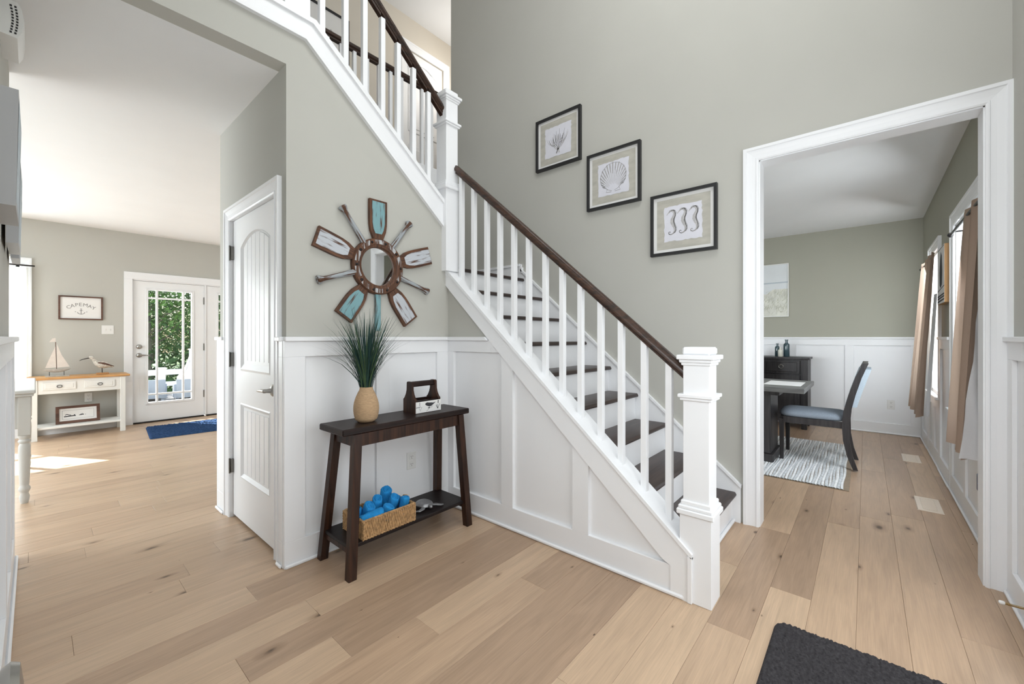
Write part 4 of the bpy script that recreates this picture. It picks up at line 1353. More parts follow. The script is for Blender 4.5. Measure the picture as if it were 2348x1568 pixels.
# basket with rolled towels
BX0, BX1, BY0, BY1, BZ0, BZ1 = 1.112, 1.430, 1.972, 2.182, SZ, SZ + .098
ba = thing('woven_basket', 'rectangular woven seagrass basket of blue towels on the lower console shelf', 'basket', ((BX0 + BX1) / 2, (BY0 + BY1) / 2, SZ))
wv = MB(); rb = random.Random(3)
per = []
nx, ny = 46, 30
for i in range(nx): per.append((BX0 + (BX1 - BX0) * (i + .5) / nx, BY0, 0, -1)); per.append((BX0 + (BX1 - BX0) * (i + .5) / nx, BY1, 0, 1))
for i in range(ny): per.append((BX0, BY0 + (BY1 - BY0) * (i + .5) / ny, -1, 0)); per.append((BX1, BY0 + (BY1 - BY0) * (i + .5) / ny, 1, 0))
for n_, (x, y, ox, oy) in enumerate(per):
    ph = rb.uniform(0, 6); pts = []
    for k in range(9):
        z = BZ0 + .003 + (BZ1 - BZ0 - .006) * k / 8; d = .0022 * math.sin(k * 1.57 + (PI if n_ % 4 < 2 else 0))
        w = .0012 * math.sin(k * 1.1 + ph)
        pts.append((x + ox * d + (w if oy else 0), y + oy * d + (w if ox else 0), z))
    wv.tube(pts, .0041, 5)
obj('woven_side', wv, M['basket'], ba, smooth=70, kind='stuff')
rm = MB()
def rope(p0, p1, n=60):
    for s in (0, PI):
        pts = []
        for k in range(n + 1):
            t = k / n; c = Vector(p0).lerp(Vector(p1), t)
            dv = (Vector(p1) - Vector(p0)).normalized(); u = Vector((0, 0, 1)) if abs(dv.z) < .9 else Vector((1, 0, 0)); s_ = dv.cross(u)
            an = k * .9 + s
            pts.append(tuple(c + u * (.0032 * math.cos(an)) + s_ * (.0032 * math.sin(an))))
        rm.tube(pts, .0042, 5)
for z in (BZ0 + .005, BZ1):
    rope((BX0, BY0, z), (BX1, BY0, z)); rope((BX0, BY1, z), (BX1, BY1, z)); rope((BX0, BY0, z), (BX0, BY1, z), 40); rope((BX1, BY0, z), (BX1, BY1, z), 40)
for x, y in ((BX0, BY0), (BX1, BY0), (BX0, BY1), (BX1, BY1)): rope((x, y, BZ0), (x, y, BZ1), 24)
obj('rope_rim', rm, M['basket'], ba, smooth=70, kind='stuff')
fl_ = MB(); fl_.box(BX0, BX1, BY0, BY1, BZ0 + .001, BZ0 + .006); obj('base', fl_, M['basket'], ba)
for x, s in ((BX1, 1), (BX0, -1)):
    h = MB(); h.tube([(x + s * .004, 2.045, BZ1 - .012), (x + s * .016, 2.050, BZ1 + .008), (x + s * .018, 2.077, BZ1 + .014), (x + s * .016, 2.104, BZ1 + .008), (x + s * .004, 2.109, BZ1 - .012)], .005, 6)
    obj('handle', h, M['basket'], ba, smooth=60)


def towel(c, r_, L, axis, label, seed):
    """rolled terry towel: softly lumpy, slightly conical roll with a coiled end"""
    rr = random.Random(seed); ph = [rr.uniform(0, 6) for _ in range(6)]
    mb = MB(); rings = []; n = 26
    prof = [(-.5, .15), (-.5, .70), (-.48, .88), (-.42, .95), (-.3, .97), (-.1, 1.0), (.1, .98), (.3, 1.0), (.42, .98), (.47, .93), (.5, .82), (.5, .70), (.44, .64), (.44, .52), (.5, .46), (.5, .34), (.45, .28), (.45, .1)]
    ax = Vector(axis).normalized(); u = ax.orthogonal().normalized(); w = ax.cross(u)
    for q, (t, s) in enumerate(prof):
        ring = []
        for j in range(n):
            a = 2 * PI * j / n
            d = r_ * s * (1 + .07 * math.sin(2 * a + ph[0]) + .05 * math.sin(4 * a + ph[1] + t * 6) + .035 * math.sin(9 * a + ph[2] + t * 11)) + rr.uniform(-.0012, .0012)
            tt_ = t + .06 * math.sin(a + ph[3]) * (1 if t > .2 else 0)
            ring.append(tuple(Vector(c) + ax * (tt_ * L) + u * (d * math.cos(a)) + w * (d * math.sin(a))))
        rings.append(ring)
    mb.loft(rings)
    o = thing('rolled_towel', label, 'towel', c, 'blue rolled towels in the basket')
    obj('towel_roll', mb, M['blue'], o, smooth=80)
    return o


towel((1.188, 2.022, SZ + .078), .034, .125, (1, -.12, .12), 'bright blue rolled towel lying sideways at the front left corner of the basket', 1)
towel((1.197, 2.085, SZ + .085), .032, .11, (.1, -.45, .9), 'bright blue rolled towel second from the left, propped behind the sideways one', 2)
towel((1.148, 2.110, SZ + .070), .028, .11, (-.1, -.2, .95), "bright blue rolled towel half hidden behind the table leg at the basket's left end", 3)
towel((1.266, 2.105, SZ + .085), .030, .13, (-.05, -.25, .95), 'bright blue rolled towel standing upright at the back middle of the basket', 4)
towel((1.284, 2.032, SZ + .070), .031, .10, (.15, -.35, .9), 'bright blue rolled towel at the front middle of the basket', 5)
towel((1.342, 2.138, SZ + .105), .030, .13, (0, -.2, 1), 'bright blue rolled towel standing tallest at the back of the basket', 6)
towel((1.346, 2.070, SZ + .085), .029, .12, (0.1, -.3, .9), 'bright blue rolled towel in front of the tallest one', 7)
towel((1.396, 2.030, SZ + .080), .027, .11, (0.05, -.2, .95), 'bright blue rolled towel in the front right corner of the basket', 8)
towel((1.396, 2.115, SZ + .068), .027, .10, (0, -.2, 1), 'bright blue rolled towel low in the back right corner of the basket', 9)

# pewter turtle
tu = thing('turtle_figurine', 'small pewter sea turtle figurine right of the basket on the lower shelf', 'figurine', (1.583, 2.075, SZ))
TXc, TYc = 1.583, 2.085
mb = MB(); rings = []
for zf, rf in ((0, .86), (.15, 1.0), (.4, .94), (.65, .76), (.85, .5), (1, .12)):
    rings.append([(TXc + .052 * rf * math.cos(2 * PI * j / 20), TYc + .060 * rf * math.sin(2 * PI * j / 20) * (1.06 if math.sin(2 * PI * j / 20) > 0 else 1), SZ + .012 + .030 * zf) for j in range(20)])
mb.loft(rings); obj('shell', mb, M['pewter'], tu, smooth=40)
mb = MB(); mb.ellipsoid((TXc - .004, TYc - .066, SZ + .020), (.013, .018, .012), 12, 8); mb.tube([(TXc, TYc - .035, SZ + .016), (TXc - .003, TYc - .062, SZ + .019)], .010, 8); obj('head', mb, M['pewter'], tu, smooth=60)
def flip(pts, ws_):
    mb = MB(); rings = []
    for i, (p, w) in enumerate(zip(pts, ws_)):
        a = Vector(pts[max(i - 1, 0)]); b_ = Vector(pts[min(i + 1, len(pts) - 1)]); d = (b_ - a).normalized(); s = d.cross(Vector((0, 0, 1))).normalized()
        rings.append([tuple(Vector(p) + s * (w * math.cos(2 * PI * j / 8)) + Vector((0, 0, .0045 * math.sin(2 * PI * j / 8)))) for j in range(8)])
    mb.loft(rings); obj('flipper', mb, M['pewter'], tu, smooth=60)
for s in (-1, 1):
    flip([(TXc + s * .028, TYc - .034, SZ + .014), (TXc + s * .052, TYc - .052, SZ + .014), (TXc + s * .074, TYc - .060 - .01 * s, SZ + .008), (TXc + s * .092, TYc - .055 - .02 * s, SZ + .006)], [.012, .015, .012, .004])
    flip([(TXc + s * .028, TYc + .036, SZ + .012), (TXc + s * .050, TYc + .056, SZ + .010), (TXc + s * .062, TYc + .066, SZ + .006)], [.010, .012, .004])


def outlet(name, label, axis, face, sgn, a, z, w=.072, h=.115, kind='duplex'):
    """wall plate on a wall plane"""
    loc = (face, a, z) if axis == 'x' else (a, face, z)
    t = thing(name, label, 'outlet' if kind == 'duplex' else 'light switch', loc)
    def bx(da0, da1, dz0, dz1, t0, t1, b=.001):
        d0, d1 = face + sgn * t0, face + sgn * t1
        return B(min(d0, d1), max(d0, d1), a + da0, a + da1, z + dz0, z + dz1, b=b) if axis == 'x' else B(a + da0, a + da1, min(d0, d1), max(d0, d1), z + dz0, z + dz1, b=b)
    obj('cover_plate', bx(-w / 2, w / 2, -h / 2, h / 2, 0, .006, .002), M['plastic'], t)
    if kind == 'duplex':
        for s in (-1, 1):
            rc = obj('receptacle', bx(-.017, .017, s * .0255 - .0165, s * .0255 + .0165, .006, .0085, .002), M['plastic'], t)
            q = MB()
            for dx, hh in ((-.0065, .005), (.0065, .004)):
                e_ = bx(dx - .0012, dx + .0012, s * .0255 - hh + .003, s * .0255 + hh + .003, .0084, .0089, 0); q.add(e_.v, e_.f)
            e_ = bx(-.0022, .0022, s * .0255 - .011, s * .0255 - .007, .0084, .0089, 0); q.add(e_.v, e_.f)
            obj('slot', q, M['slot'], rc)
    else:
        for dx in (-.023, .023):
            obj('toggle', bx(dx - .005, dx + .005, -.012, .012, .006, .014, .002), M['plastic'], t)
    return t


outlet('wall_outlet', 'white duplex outlet on the panelled wall under the console table', 'y', YM - .003, -1, 1.658, .389)
outlet('wall_outlet', 'white duplex outlet low on the dining room far wall', 'x', XD - .003, -1, -.241, .372)
outlet('light_switch', 'white double switch plate right of the white bird and below the lettered sign', 'y', YP, -1, .642, 1.32, .118, .118, 'switch')
outlet('wall_outlet', 'white outlet behind the slim white console, above the leaning picture', 'y', YP, -1, .46, .43)

# ------------------------------------------------------------------ wall devices and canvases on the left wall
for k, (ya, yb, dsc, c0) in enumerate(((1.96, 2.32, 'nearest', .054), (2.74, 3.12, 'middle', .046), (3.26, 3.52, 'farthest', .040))):
    t = thing('canvas_picture', 'white-edged picture tilted off the left wall, %s of three in a row' % dsc, 'picture', (XL, (ya + yb) / 2, 1.62), 'three pictures along the left wall')
    mb = MB(); z0, z1 = 1.62, 1.975
    c1 = c0 + .006
    mb.loft([[(XL + q, y, z) for y, z, q in ((ya, z0, .012), (yb, z0, .012), (yb, z1, .016), (ya, z1, .016))], [(XL + d, y, z) for y, z, d in ((ya, z0, c0), (yb, z0, c0), (yb, z1, c1), (ya, z1, c1))]])
    obj('frame', mb, M['shaded_frame'], t)
    hk = MB(); hk.box(XL, XL + .018, (ya + yb) / 2 - .02, (ya + yb) / 2 + .02, z1 - .06, z1 - .02); obj('hanger', hk, M['dark_metal'], t)
    f = MB(); f.add([(XL + d + .0006, y, z) for y, z, d in ((ya + .02, z0 + .02, c0), (yb - .02, z0 + .02, c0), (yb - .02, z1 - .02, c1), (ya + .02, z1 - .02, c1))], [(0, 1, 2, 3)])
    obj('picture_face', f, M['sea_band'], t, fixn=False)
dcx = thing('door_chime', 'white door chime box with slotted grille high on the left wall', 'door chime', (XL, 2.7, 2.5))
mb = MB()
prf = [(XL, 2.432), (XL + .046, 2.428), (XL + .058, 2.455), (XL + .064, 2.502), (XL + .058, 2.548), (XL + .046, 2.572), (XL, 2.570)]
mb.prism(prf, 1, 2.60, 2.84); obj('housing', mb, M['plastic'], dcx, smooth=30)
sl = MB()
for i in range(10):
    q = math.sin(PI * (i + .5) / 10) * .006
    for x in (XL + .028, XL + .040): sl.box(x + q - .003, x + q + .003, 2.5985, 2.6005, 2.442 + .0118 * i, 2.4492 + .0118 * i)
obj('grille_slots', sl, M['slot'], dcx)
dl = thing('door_5', None, None, (XL, .5, 0), kind='structure')
obj('door_leaf', B(XL - .001, XL + .002, .42, .86, .02, 2.0, b=.001), M['door'], dl)
obj('side_casing', B(XL, XL + .016, .86, .945, 0, 2.09, b=.003), M['trim'], dl)
mb = MB(); mb.M = Matrix.Translation((XL, .53, .925)) @ Matrix.Rotation(PI / 2, 4, 'Y')
mb.lathe([(.030, 0), (.030, .004), (.014, .010), (.014, .060), (.016, .070), (.024, .074), (.027, .079), (.024, .084), (.008, .086)], n=20)
obj('door_knob', mb, M['nickel'], dl, smooth=50)

# spring door stop on the foyer front wall
ds = thing('door_stop', 'brass spring door stop with white tip on the baseboard at the right edge', 'door stop', (2.73, YF + .017, .085))
mb = MB(); mb.lathe([(.012, 0), (.012, .006), (.006, .01)], n=12)
b_ = MB(); b_.M = Matrix.Translation((2.70, YF + .017, .085)) @ Matrix.Rotation(-PI / 2, 4, 'X'); b_.lathe([(.012, 0), (.012, .006), (.006, .010)], n=12)
obj('mount', b_, M['brass'], ds, smooth=50)
sp = MB(); sp.tube([(2.70 + .0045 * math.cos(k * .9), YF + .024 + .058 * k / 110, .085 + .0045 * math.sin(k * .9)) for k in range(111)], .0014, 5); obj('spring', sp, M['brass'], ds, smooth=60)
tp = MB(); tp.M = Matrix.Translation((2.70, YF + .080, .085)) @ Matrix.Rotation(-PI / 2, 4, 'X'); tp.lathe([(.006, 0), (.008, .003), (.008, .014), (.005, .018)], n=12); obj('rubber_tip', tp, M['plastic'], ds, smooth=50)


# ------------------------------------------------------------------ pile mats
def pile(name, label, x0, x1, y0, y1, m, n, h, amp, rad=.05, seed=1, rib=None, ang=0, cat='mat'):
    """thick mat with a tufted top: dense displaced grid with rounded corners"""
    rr = random.Random(seed); cx, cy = (x0 + x1) / 2, (y0 + y1) / 2; hx, hy = (x1 - x0) / 2, (y1 - y0) / 2
    nx = n; ny = max(4, int(n * hy / hx))
    mb = MB(); vs = []; ca, sa = math.cos(ang), math.sin(ang)
    def rnd_corner(x, y):
        ax, ay = abs(x) - (hx - rad), abs(y) - (hy - rad)
        if ax > 0 and ay > 0:
            d = max(ax, ay); l = math.hypot(ax, ay) or 1; s = d / l
            ax *= s; ay *= s
            return math.copysign(hx - rad + ax, x), math.copysign(hy - rad + ay, y)
        return x, y
    for j in range(ny + 1):
        for i in range(nx + 1):
            x, y = -hx + 2 * hx * i / nx, -hy + 2 * hy * j / ny
            e = min(i, j, nx - i, ny - j)
            x, y = rnd_corner(x, y)
            z = 0.001 if e == 0 else (h * .75 if e == 1 else h + amp * (rr.random() - .5) + (rib(x, y) if rib else 0))
            vs.append((cx + x * ca - y * sa, cy + x * sa + y * ca, z))
    w = nx + 1
    mb.add(vs, [(j * w + i, j * w + i + 1, (j + 1) * w + i + 1, (j + 1) * w + i) for j in range(ny) for i in range(nx)])
    o = obj(name, mb, m, None, loc=(cx, cy, 0), smooth=70, fixn=False)
    return tag(o, label, cat)


pile('door_mat', 'charcoal ribbed door mat with rounded corner at the bottom of the photo', 1.25, 2.075, -.43, .292, M['mat_dark'], 190, .012, .007, .045, 2,
     rib=lambda x, y: .003 * math.sin(x * 2 * PI / .020 + .6 * math.sin(y * 40)), cat='door mat')
pile('blue_rug', 'shaggy navy blue mat on the floor in front of the patio door', .93, 1.85, 6.42, 7.28, M['rug_blue'], 110, .018, .018, .03, 5, ang=R(-5), cat='rug')

# ------------------------------------------------------------------ family room: slim white console and its things
wc = thing('white_console', 'slim white console table with honey pine top beside the patio door', 'console table', (.375, 7.45, 0))
wx0, wx1, wy0, wy1, wz = -.03, .775, 7.33, 7.72, .715
mb = MB(); mb.box(wx0 - .035, wx1 + .04, wy0 - .02, wy1, wz, wz + .025, b=.004); obj('tabletop', mb, M['pine'], wc)
for x in (wx0, wx1 - .05):
    for y in (wy0, wy1 - .05): obj('leg', B(x, x + .05, y, y + .05, 0, wz, b=.003), M['furn_white'], wc)
mb = MB(); mb.box(wx0 + .05, wx1 - .05, wy0 + .008, wy0 + .03, wz - .17, wz, b=.001); mb.box(wx0 + .05, wx1 - .05, wy1 - .04, wy1 - .02, wz - .17, wz); obj('drawer_case', mb, M['furn_white'], wc)
for x in (wx0 + .008, wx1 - .028): obj('side_panel', B(x, x + .02, wy0 + .05, wy1 - .05, wz - .17, wz), M['furn_white'], wc)
for xa, xb in ((wx0 + .085, wx0 + .36), (wx1 - .375, wx1 - .10)):
    mb = MB(); mb.box(xa, xb, wy0 - .002, wy0 + .008, wz - .125, wz - .035, b=.003); mb.box(xa + .02, xb - .02, wy0 - .005, wy0 + .004, wz - .108, wz - .052, b=.004)
    dw = obj('drawer_front', mb, M['furn_white'], wc)
    k = MB(); xm = (xa + xb) / 2
    k.tube([(xm + .021 * math.cos(2 * PI * j / 16), wy0 - .012, wz - .083 + .015 * math.sin(2 * PI * j / 16)) for j in range(17)], .0032, 6, caps=False)
    obj('ring_pull', k, M['dark_metal'], dw, smooth=60)
obj('lower_shelf', B(wx0 + .02, wx1 - .02, wy0 + .02, wy1 - .02, .125, .15, b=.003), M['furn_white'], wc)

fp = thing('framed_picture', 'brown framed shore bird print leaning on the white console shelf', 'picture', (.36, 7.45, .15))
W_, H_ = .385, .215
frame_on(fp, (.165, 7.50, .15), (1, 0, 0), Vector((0, .28, 1)).normalized(), Vector((0, -1, .28)).normalized(), W_, H_, .030, .018, M['frame_brown'])
po, pu, pv, pn_ = (.165, 7.50, .15), (1, 0, 0), tuple(Vector((0, .28, 1)).normalized()), tuple(Vector((0, -1, .28)).normalized())
obj('mat_board', sheet(po, pu, pv, pn_, .026, W_ - .026, .026, H_ - .026, .009), M['white_mat'], fp)
ip = Vector(po) + Vector(pn_) * .0098
mb = MB()
mb.ribbon([(.07, .085), (.16, .09), (.17, .088)], .012, ip, pu, pv); mb.ribbon([(.08, .105), (.095, .112), (.11, .104), (.13, .1)], .008, ip, pu, pv); mb.ribbon([(.155, .102), (.165, .1)], .01, ip, pu, pv)
mb.ribbon([(.2, .092), (.24, .094)], .009, ip, pu, pv); mb.ribbon([(.212, .1), (.23, .106), (.236, .098)], .006, ip, pu, pv); mb.ribbon([(.25, .094), (.26, .094)], .004, ip, pu, pv)
for a, b_ in (((.055, .055), (.33, .055)), ((.055, .16), (.33, .16)), ((.055, .055), (.055, .16)), ((.33, .055), (.33, .16))): mb.ribbon([a, b_], .0016, ip, pu, pv)
obj('print', mb, M['ink'], fp, fixn=False)

# sailboat
sb = thing('sailboat_model', 'small model sailboat with pale cloth sails on the white console', 'sailboat', (.17, 7.50, wz + .025))
zt = wz + .025; sx, sy = .165, 7.49
mb = MB(); mb.box(sx - .085, sx + .115, sy - .025, sy + .025, zt, zt + .012, b=.002); obj('base', mb, M['driftwood'], sb)
mb = MB()
for x in (sx - .05, sx + .07): mb.tube([(x, sy, zt + .012), (x, sy, zt + .065)], .003, 6)
obj('stand_rods', mb, M['dark_metal'], sb)
mb = MB(); rings = []
for t in [i / 12 for i in range(13)]:
    x = sx - .115 + .245 * t; w = .026 * math.sin(PI * min(1, max(.02, t))) ** .7; d = .042 * math.sin(PI * min(1, max(.03, t))) ** .8
    rings.append([(x, sy + w * math.cos(a), zt + .092 - d * max(0, math.sin(a)) if a <= PI else zt + .092) for a in [PI * j / 8 for j in range(9)]])
mb.loft(rings, True, True); obj('hull', mb, M['driftwood'], sb, smooth=50)
mb = MB(); mb.tube([(sx + .008, sy, zt + .088), (sx + .0, sy, zt + .42)], .0035, 8); obj('mast', mb, M['frame_brown'], sb)
for nm, pts in (('sail', [(sx + .004, .385), (sx + .004, .112), (sx - .085, .106), (sx - .05, .22)]), ('sail', [(sx + .01, .40), (sx + .05, .26), (sx + .118, .115), (sx + .014, .108)]), ('pennant', [(sx - .0, .425), (sx - .0, .47), (sx - .025, .465), (sx - .052, .42)])):
    mb = MB(); mb.prism([(p[0], zt + p[1]) for p in pts], 1, sy - .002, sy + .002); obj(nm, mb, M['sail'], sb)
# curlew
bd = thing('bird_figurine', 'carved long-billed shore bird on a rod stand on the white console', 'figurine', (.56, 7.50, zt))
bx, by = .57, 7.50
mb = MB(); mb.box(bx - .055, bx + .06, by - .03, by + .03, zt, zt + .022, b=.003); obj('base', mb, M['tan_wood'], bd)
mb = MB(); mb.tube([(bx, by, zt + .02), (bx - .002, by, zt + .10)], .004, 8); obj('rod', mb, M['dark_metal'], bd)
mb = MB(); P_ = [(bx - .118, .215, .011), (bx - .108, .222, .021), (bx - .092, .220, .023), (bx - .078, .198, .018), (bx - .068, .172, .020), (bx - .05, .148, .032), (bx - .015, .128, .046), (bx + .025, .118, .042), (bx + .06, .108, .024), (bx + .09, .096, .012), (bx + .105, .088, .005)]
mb.tube([(p[0], by, zt + p[1]) for p in P_], [p[2] for p in P_], 14); obj('body', mb, M['bird'], bd, smooth=70)
mb = MB(); mb.tube([(bx - .115, by, zt + .215), (bx - .15, by, zt + .207), (bx - .185, by, zt + .196), (bx - .205, by, zt + .182)], [.006, .005, .004, .002], 8); obj('beak', mb, M['dark_metal'], bd, smooth=60)
for s in (-1, 1):
    mb = MB(); mb.tube([(bx - .04, by + s * .028, zt + .150), (bx + .01, by + s * .036, zt + .140), (bx + .06, by + s * .022, zt + .120), (bx + .11, by + s * .006, zt + .100)], [.010, .014, .010, .003], 8); obj('wing', mb, M['frame_brown'] if s < 0 else M['bird'], bd, smooth=60)
# lettered sign
sg = thing('framed_sign', 'brown framed white sign lettered CAPE MAY over an anchor', 'sign', (.39, YP, 1.45))
so = (.193, YP, 1.447); sw, sh = .40, .305
frame_on(sg, so, (1, 0, 0), (0, 0, 1), (0, -1, 0), sw, sh, .016, .025, M['frame_brown'])
obj('mat_board', sheet(so, (1, 0, 0), (0, 0, 1), (0, -1, 0), .012, sw - .012, .012, sh - .012, .010), M['white_mat'], sg)
txt = MB()
word = 'CAPE MAY'
for i, chh in enumerate(word):
    if chh == ' ': continue
    cu = bpy.data.curves.new('letter', 'FONT'); cu.body = chh; cu.size = .060; cu.align_x = 'CENTER'; cu.resolution_u = 3
    ob = bpy.data.objects.new('letter', cu); COL.objects.link(ob)
    bpy.context.view_layer.update()
    me = ob.to_mesh()
    t = [-.105, -.073, -.038, -.006, 0, .036, .075, .108][i]
    an = -t * 3.0
    zc = 1.447 + .178 + .022 * math.cos(t * 14) - 1.6 * t * t
    ca, sa = math.cos(an), math.sin(an)
    v = [(.193 + sw / 2 + t + (p.co.x * ca - p.co.y * sa), YP - .0108, zc - .022 + (p.co.x * sa + p.co.y * ca)) for p in me.vertices]
    txt.add(v, [list(f.vertices) for f in me.polygons])
    ob.to_mesh_clear(); bpy.data.objects.remove(ob); bpy.data.curves.remove(cu)
obj('lettering', txt, M['pencil'], sg, fixn=False)
an = MB(); ao = (.193 + sw / 2, YP - .0108, 1.447)
an.ribbon([(0, .075), (0, .135)], .006, ao, (1, 0, 0), (0, 0, 1)); an.ribbon([(-.016, .122), (.016, .122)], .005, ao, (1, 0, 0), (0, 0, 1))
an.ribbon([(-.034, .098), (-.028, .084), (-.014, .075), (0, .072), (.014, .075), (.028, .084), (.034, .098)], .006, ao, (1, 0, 0), (0, 0, 1))
an.ribbon([(.006 * math.cos(2 * PI * j / 10), .142 + .006 * math.sin(2 * PI * j / 10)) for j in range(11)], .003, ao, (1, 0, 0), (0, 0, 1))
for s in (-1, 1): an.ribbon([(s * .056, .103), (s * .046, .103)], .007, ao, (1, 0, 0), (0, 0, 1))
obj('anchor_mark', an, M['pencil'], sg, fixn=False)

# turned-leg table by the left wall end
tl = thing('turned_leg_table', 'white console table with turned legs at the left edge by the window', 'console table', (-.4, 5.3, 0))
tx0, tx1, ty0, ty1, tz = -.72, .005, 4.63, 6.0, .805
mb = MB(); mb.box(tx0, tx1, ty0, ty1, tz, tz + .028, b=.006); mb.box(tx0 + .01, tx1 - .01, ty0 + .01, ty1 - .01, tz - .018, tz, b=.004); obj('tabletop', mb, M['furn_grey'], tl)
for x in (tx0 + .06, tx1 - .055):
    for y in (ty0 + .06, ty1 - .06):
        mb = MB(); mb.box(x - .032, x + .032, y - .032, y + .032, .50, tz - .018, b=.003)
        mb.lathe([(.018, 0), (.024, .02), (.027, .05), (.020, .075), (.024, .085), (.030, .10), (.030, .115), (.022, .13), (.024, .14), (.027, .20), (.031, .38), (.030, .42), (.024, .44), (.032, .452), (.032, .462), (.024, .472), (.032, .484), (.032, .50)], (x, y, 0), 18)
        obj('leg', mb, M['furn_grey'], tl, smooth=40)
mb = MB(); mb.box(tx0 + .09, tx1 - .085, ty0 + .05, ty0 + .07, .55, tz - .018, b=.002); obj('apron', mb, M['furn_grey'], tl)
mb = MB(); mb.box(tx1 - .065, tx1 - .045, ty0 + .09, ty1 - .09, .55, tz - .018, b=.002); obj('apron', mb, M['furn_grey'], tl)


def drape(x0, x1, y, z0, z1, folds, amp, flare, m, name, parent, sgn=1, nx=80, nz=18, seed=1, sweep=None, gather=1.0):
    rr = random.Random(seed); ph = rr.uniform(0, 6)
    mb = MB(); vs = []
    for j in range(nz + 1):
        t = j / nz; z = z1 + (z0 - z1) * t
        for i in range(nx + 1):
            u = i / nx
            a = amp * (.55 + .6 * t)
            uu = u + .012 * math.sin(9 * u + 3 * t + ph)
            d = a * math.sin(2 * PI * folds * uu + ph + .5 * math.sin(2 * t + u * 4)) + .25 * a * math.sin(2 * PI * folds * 2.3 * u + t * 2)
            xx = x0 + (x1 - x0) * u
            if sweep: xx += sweep(u, t)
            vs.append((xx, y + sgn * (d + flare * t), z))
    w = nx + 1
    mb.add(vs, [(j * w + i, j * w + i + 1, (j + 1) * w + i + 1, (j + 1) * w + i) for j in range(nz) for i in range(nx)])
    return obj(name, mb, m, parent, smooth=75, fixn=False)


c3 = thing('sheer_curtain', 'white sheer curtain hanging over the right half of the family room window', 'curtain', (-.4, 7.66, .5))
drape(-.64, -.05, 7.67, .48, 2.06, 7, .018, .02, M['sheer'], 'drape', c3, -1, 70, 14, 4)
rd = MB(); rd.tube([(-1.9, 7.67, 2.085), (.0, 7.67, 2.085)], .009, 8); tag(obj('curtain_rod', rd, M['dark_metal'], None, loc=(-.9, 7.67, 2.085), smooth=60), 'dark curtain rod across the family room window', 'curtain rod')

# ------------------------------------------------------------------ dining room
cu1 = thing('linen_curtain', 'beige linen curtain with white lining, nearer of two in the dining room', 'curtain', (3.5, YF + .08, .5))
drape(3.19, 3.82, YF + .065, .57, 1.985, 2.6, .022, .055, M['linen'], 'drape', cu1, 1, 70, 20, 3)
ln = MB()
for q in range(9):
    t = q / 8; z = 1.40 - .82 * t; yo = .0 if q == 0 else .012 * math.sin(q * 1.7)
    for u in range(5):
        w_ = u / 4; ln.v.append((3.185 - .012 * math.sin(w_ * 5 + q), YF + .063 + (.022 + .070 * t) * w_ + yo * .3, z))
ln.f += [[5 * q + u, 5 * q + u + 1, 5 * q + u + 6, 5 * q + u + 5] for q in range(8) for u in range(4)]; ln.mt += [0] * 32
obj('lining', ln, M['lining'], cu1, smooth=75, fixn=False)
cu2 = thing('linen_curtain', 'beige linen curtain with white lining, farther one near the dining corner', 'curtain', (5.9, YF + .08, .45))
drape(5.22, 6.16, YF + .070, .49, 1.985, 3.4, .024, .085, M['linen'], 'drape', cu2, 1, 70, 20, 8)
drape(5.10, 5.26, YF + .065, .52, 1.6, .8, .010, .05, M['lining'], 'lining', cu2, 1, 20, 14, 6)
for x0, x1, dsc in ((3.25, 4.20, 'nearer'), (5.35, 6.2, 'farther')):
    rd = MB(); rd.tube([(x0, YF + .07, 1.95), (x1 + .06, YF + .07, 1.95)], .008, 8); rd.ellipsoid((x1 + .07, YF + .07, 1.95), (.018, .018, .018), 12, 8); rd.tube([(x1 - .05, YF + .0, 1.95), (x1 - .05, YF + .07, 1.95)], .006, 6)
    tag(obj('curtain_rod', rd, M['dark_metal'], None, loc=((x0 + x1) / 2, YF + .07, 1.95), smooth=60), 'thin dark curtain rod of the %s dining window' % dsc, 'curtain rod')
cv = thing('canvas_picture', 'thick canvas picture with tan edges between the two dining windows', 'picture', (5.02, YF, 1.5))
obj('stretched_canvas', B(4.83, 5.24, YF, YF + .045, 1.505, 1.985, b=.003), M['canvas_edge'], cv)
q = B(4.832, 5.238, YF + .045, YF + .0458, 1.507, 1.983); obj('picture_face', q, M['white_mat'], cv)
mb = MB(); co, cu_, cz = (5.24, YF + .0462, 1.505), (-1, 0, 0), (0, 0, 1)
mb.poly([(.14, .16), (.2, .13), (.28, .16), (.30, .27), (.27, .40), (.22, .44), (.17, .38), (.13, .27)], co, cu_, cz); mb.ribbon([(.0, .11), (.41, .14)], .008, co, cu_, cz)
for z in (.02, .045, .065): mb.ribbon([(.0, z), (.41, z + .01)], .014, co, cu_, cz)
mb.ribbon([(.01, .47), (.40, .47)], .006, co, cu_, cz)
obj('print', mb, M['ink'], cv, fixn=False)
art = thing('framed_picture', 'white framed beach dune picture on the dining room far wall', 'picture', (XD, 1.2, 1.5))
ao_, au, av, an_ = (XD, 1.74, 1.515), (0, -1, 0), (0, 0, 1), (-1, 0, 0)
frame_on(art, ao_, au, av, an_, .91, .762, .012, .034, M['furn_white'])
obj('sky_print', sheet(ao_, au, av, an_, .010, .90, .010, .752, .020), M['sea_print'], art)
mb = MB(); mb.poly([(.012, .47), (.898, .485), (.898, .502), (.012, .49)], (XD - .0205, 1.74, 1.515), au, av); obj('sea_print', mb, M['sea_band'], art, fixn=False)
mb = MB(); ptp = [(.012, .012), (.898, .012), (.898, .40)] + [(.898 - .0886 * i, .38 + .04 * math.sin(i * 1.3) - .02 * (i % 2)) for i in range(1, 10)] + [(.012, .38)]
mb.poly(ptp, (XD - .0206, 1.74, 1.515), au, av); obj('dune_print', mb, M['dune_print'], art, fixn=False)
mb = MB(); ra = random.Random(9)
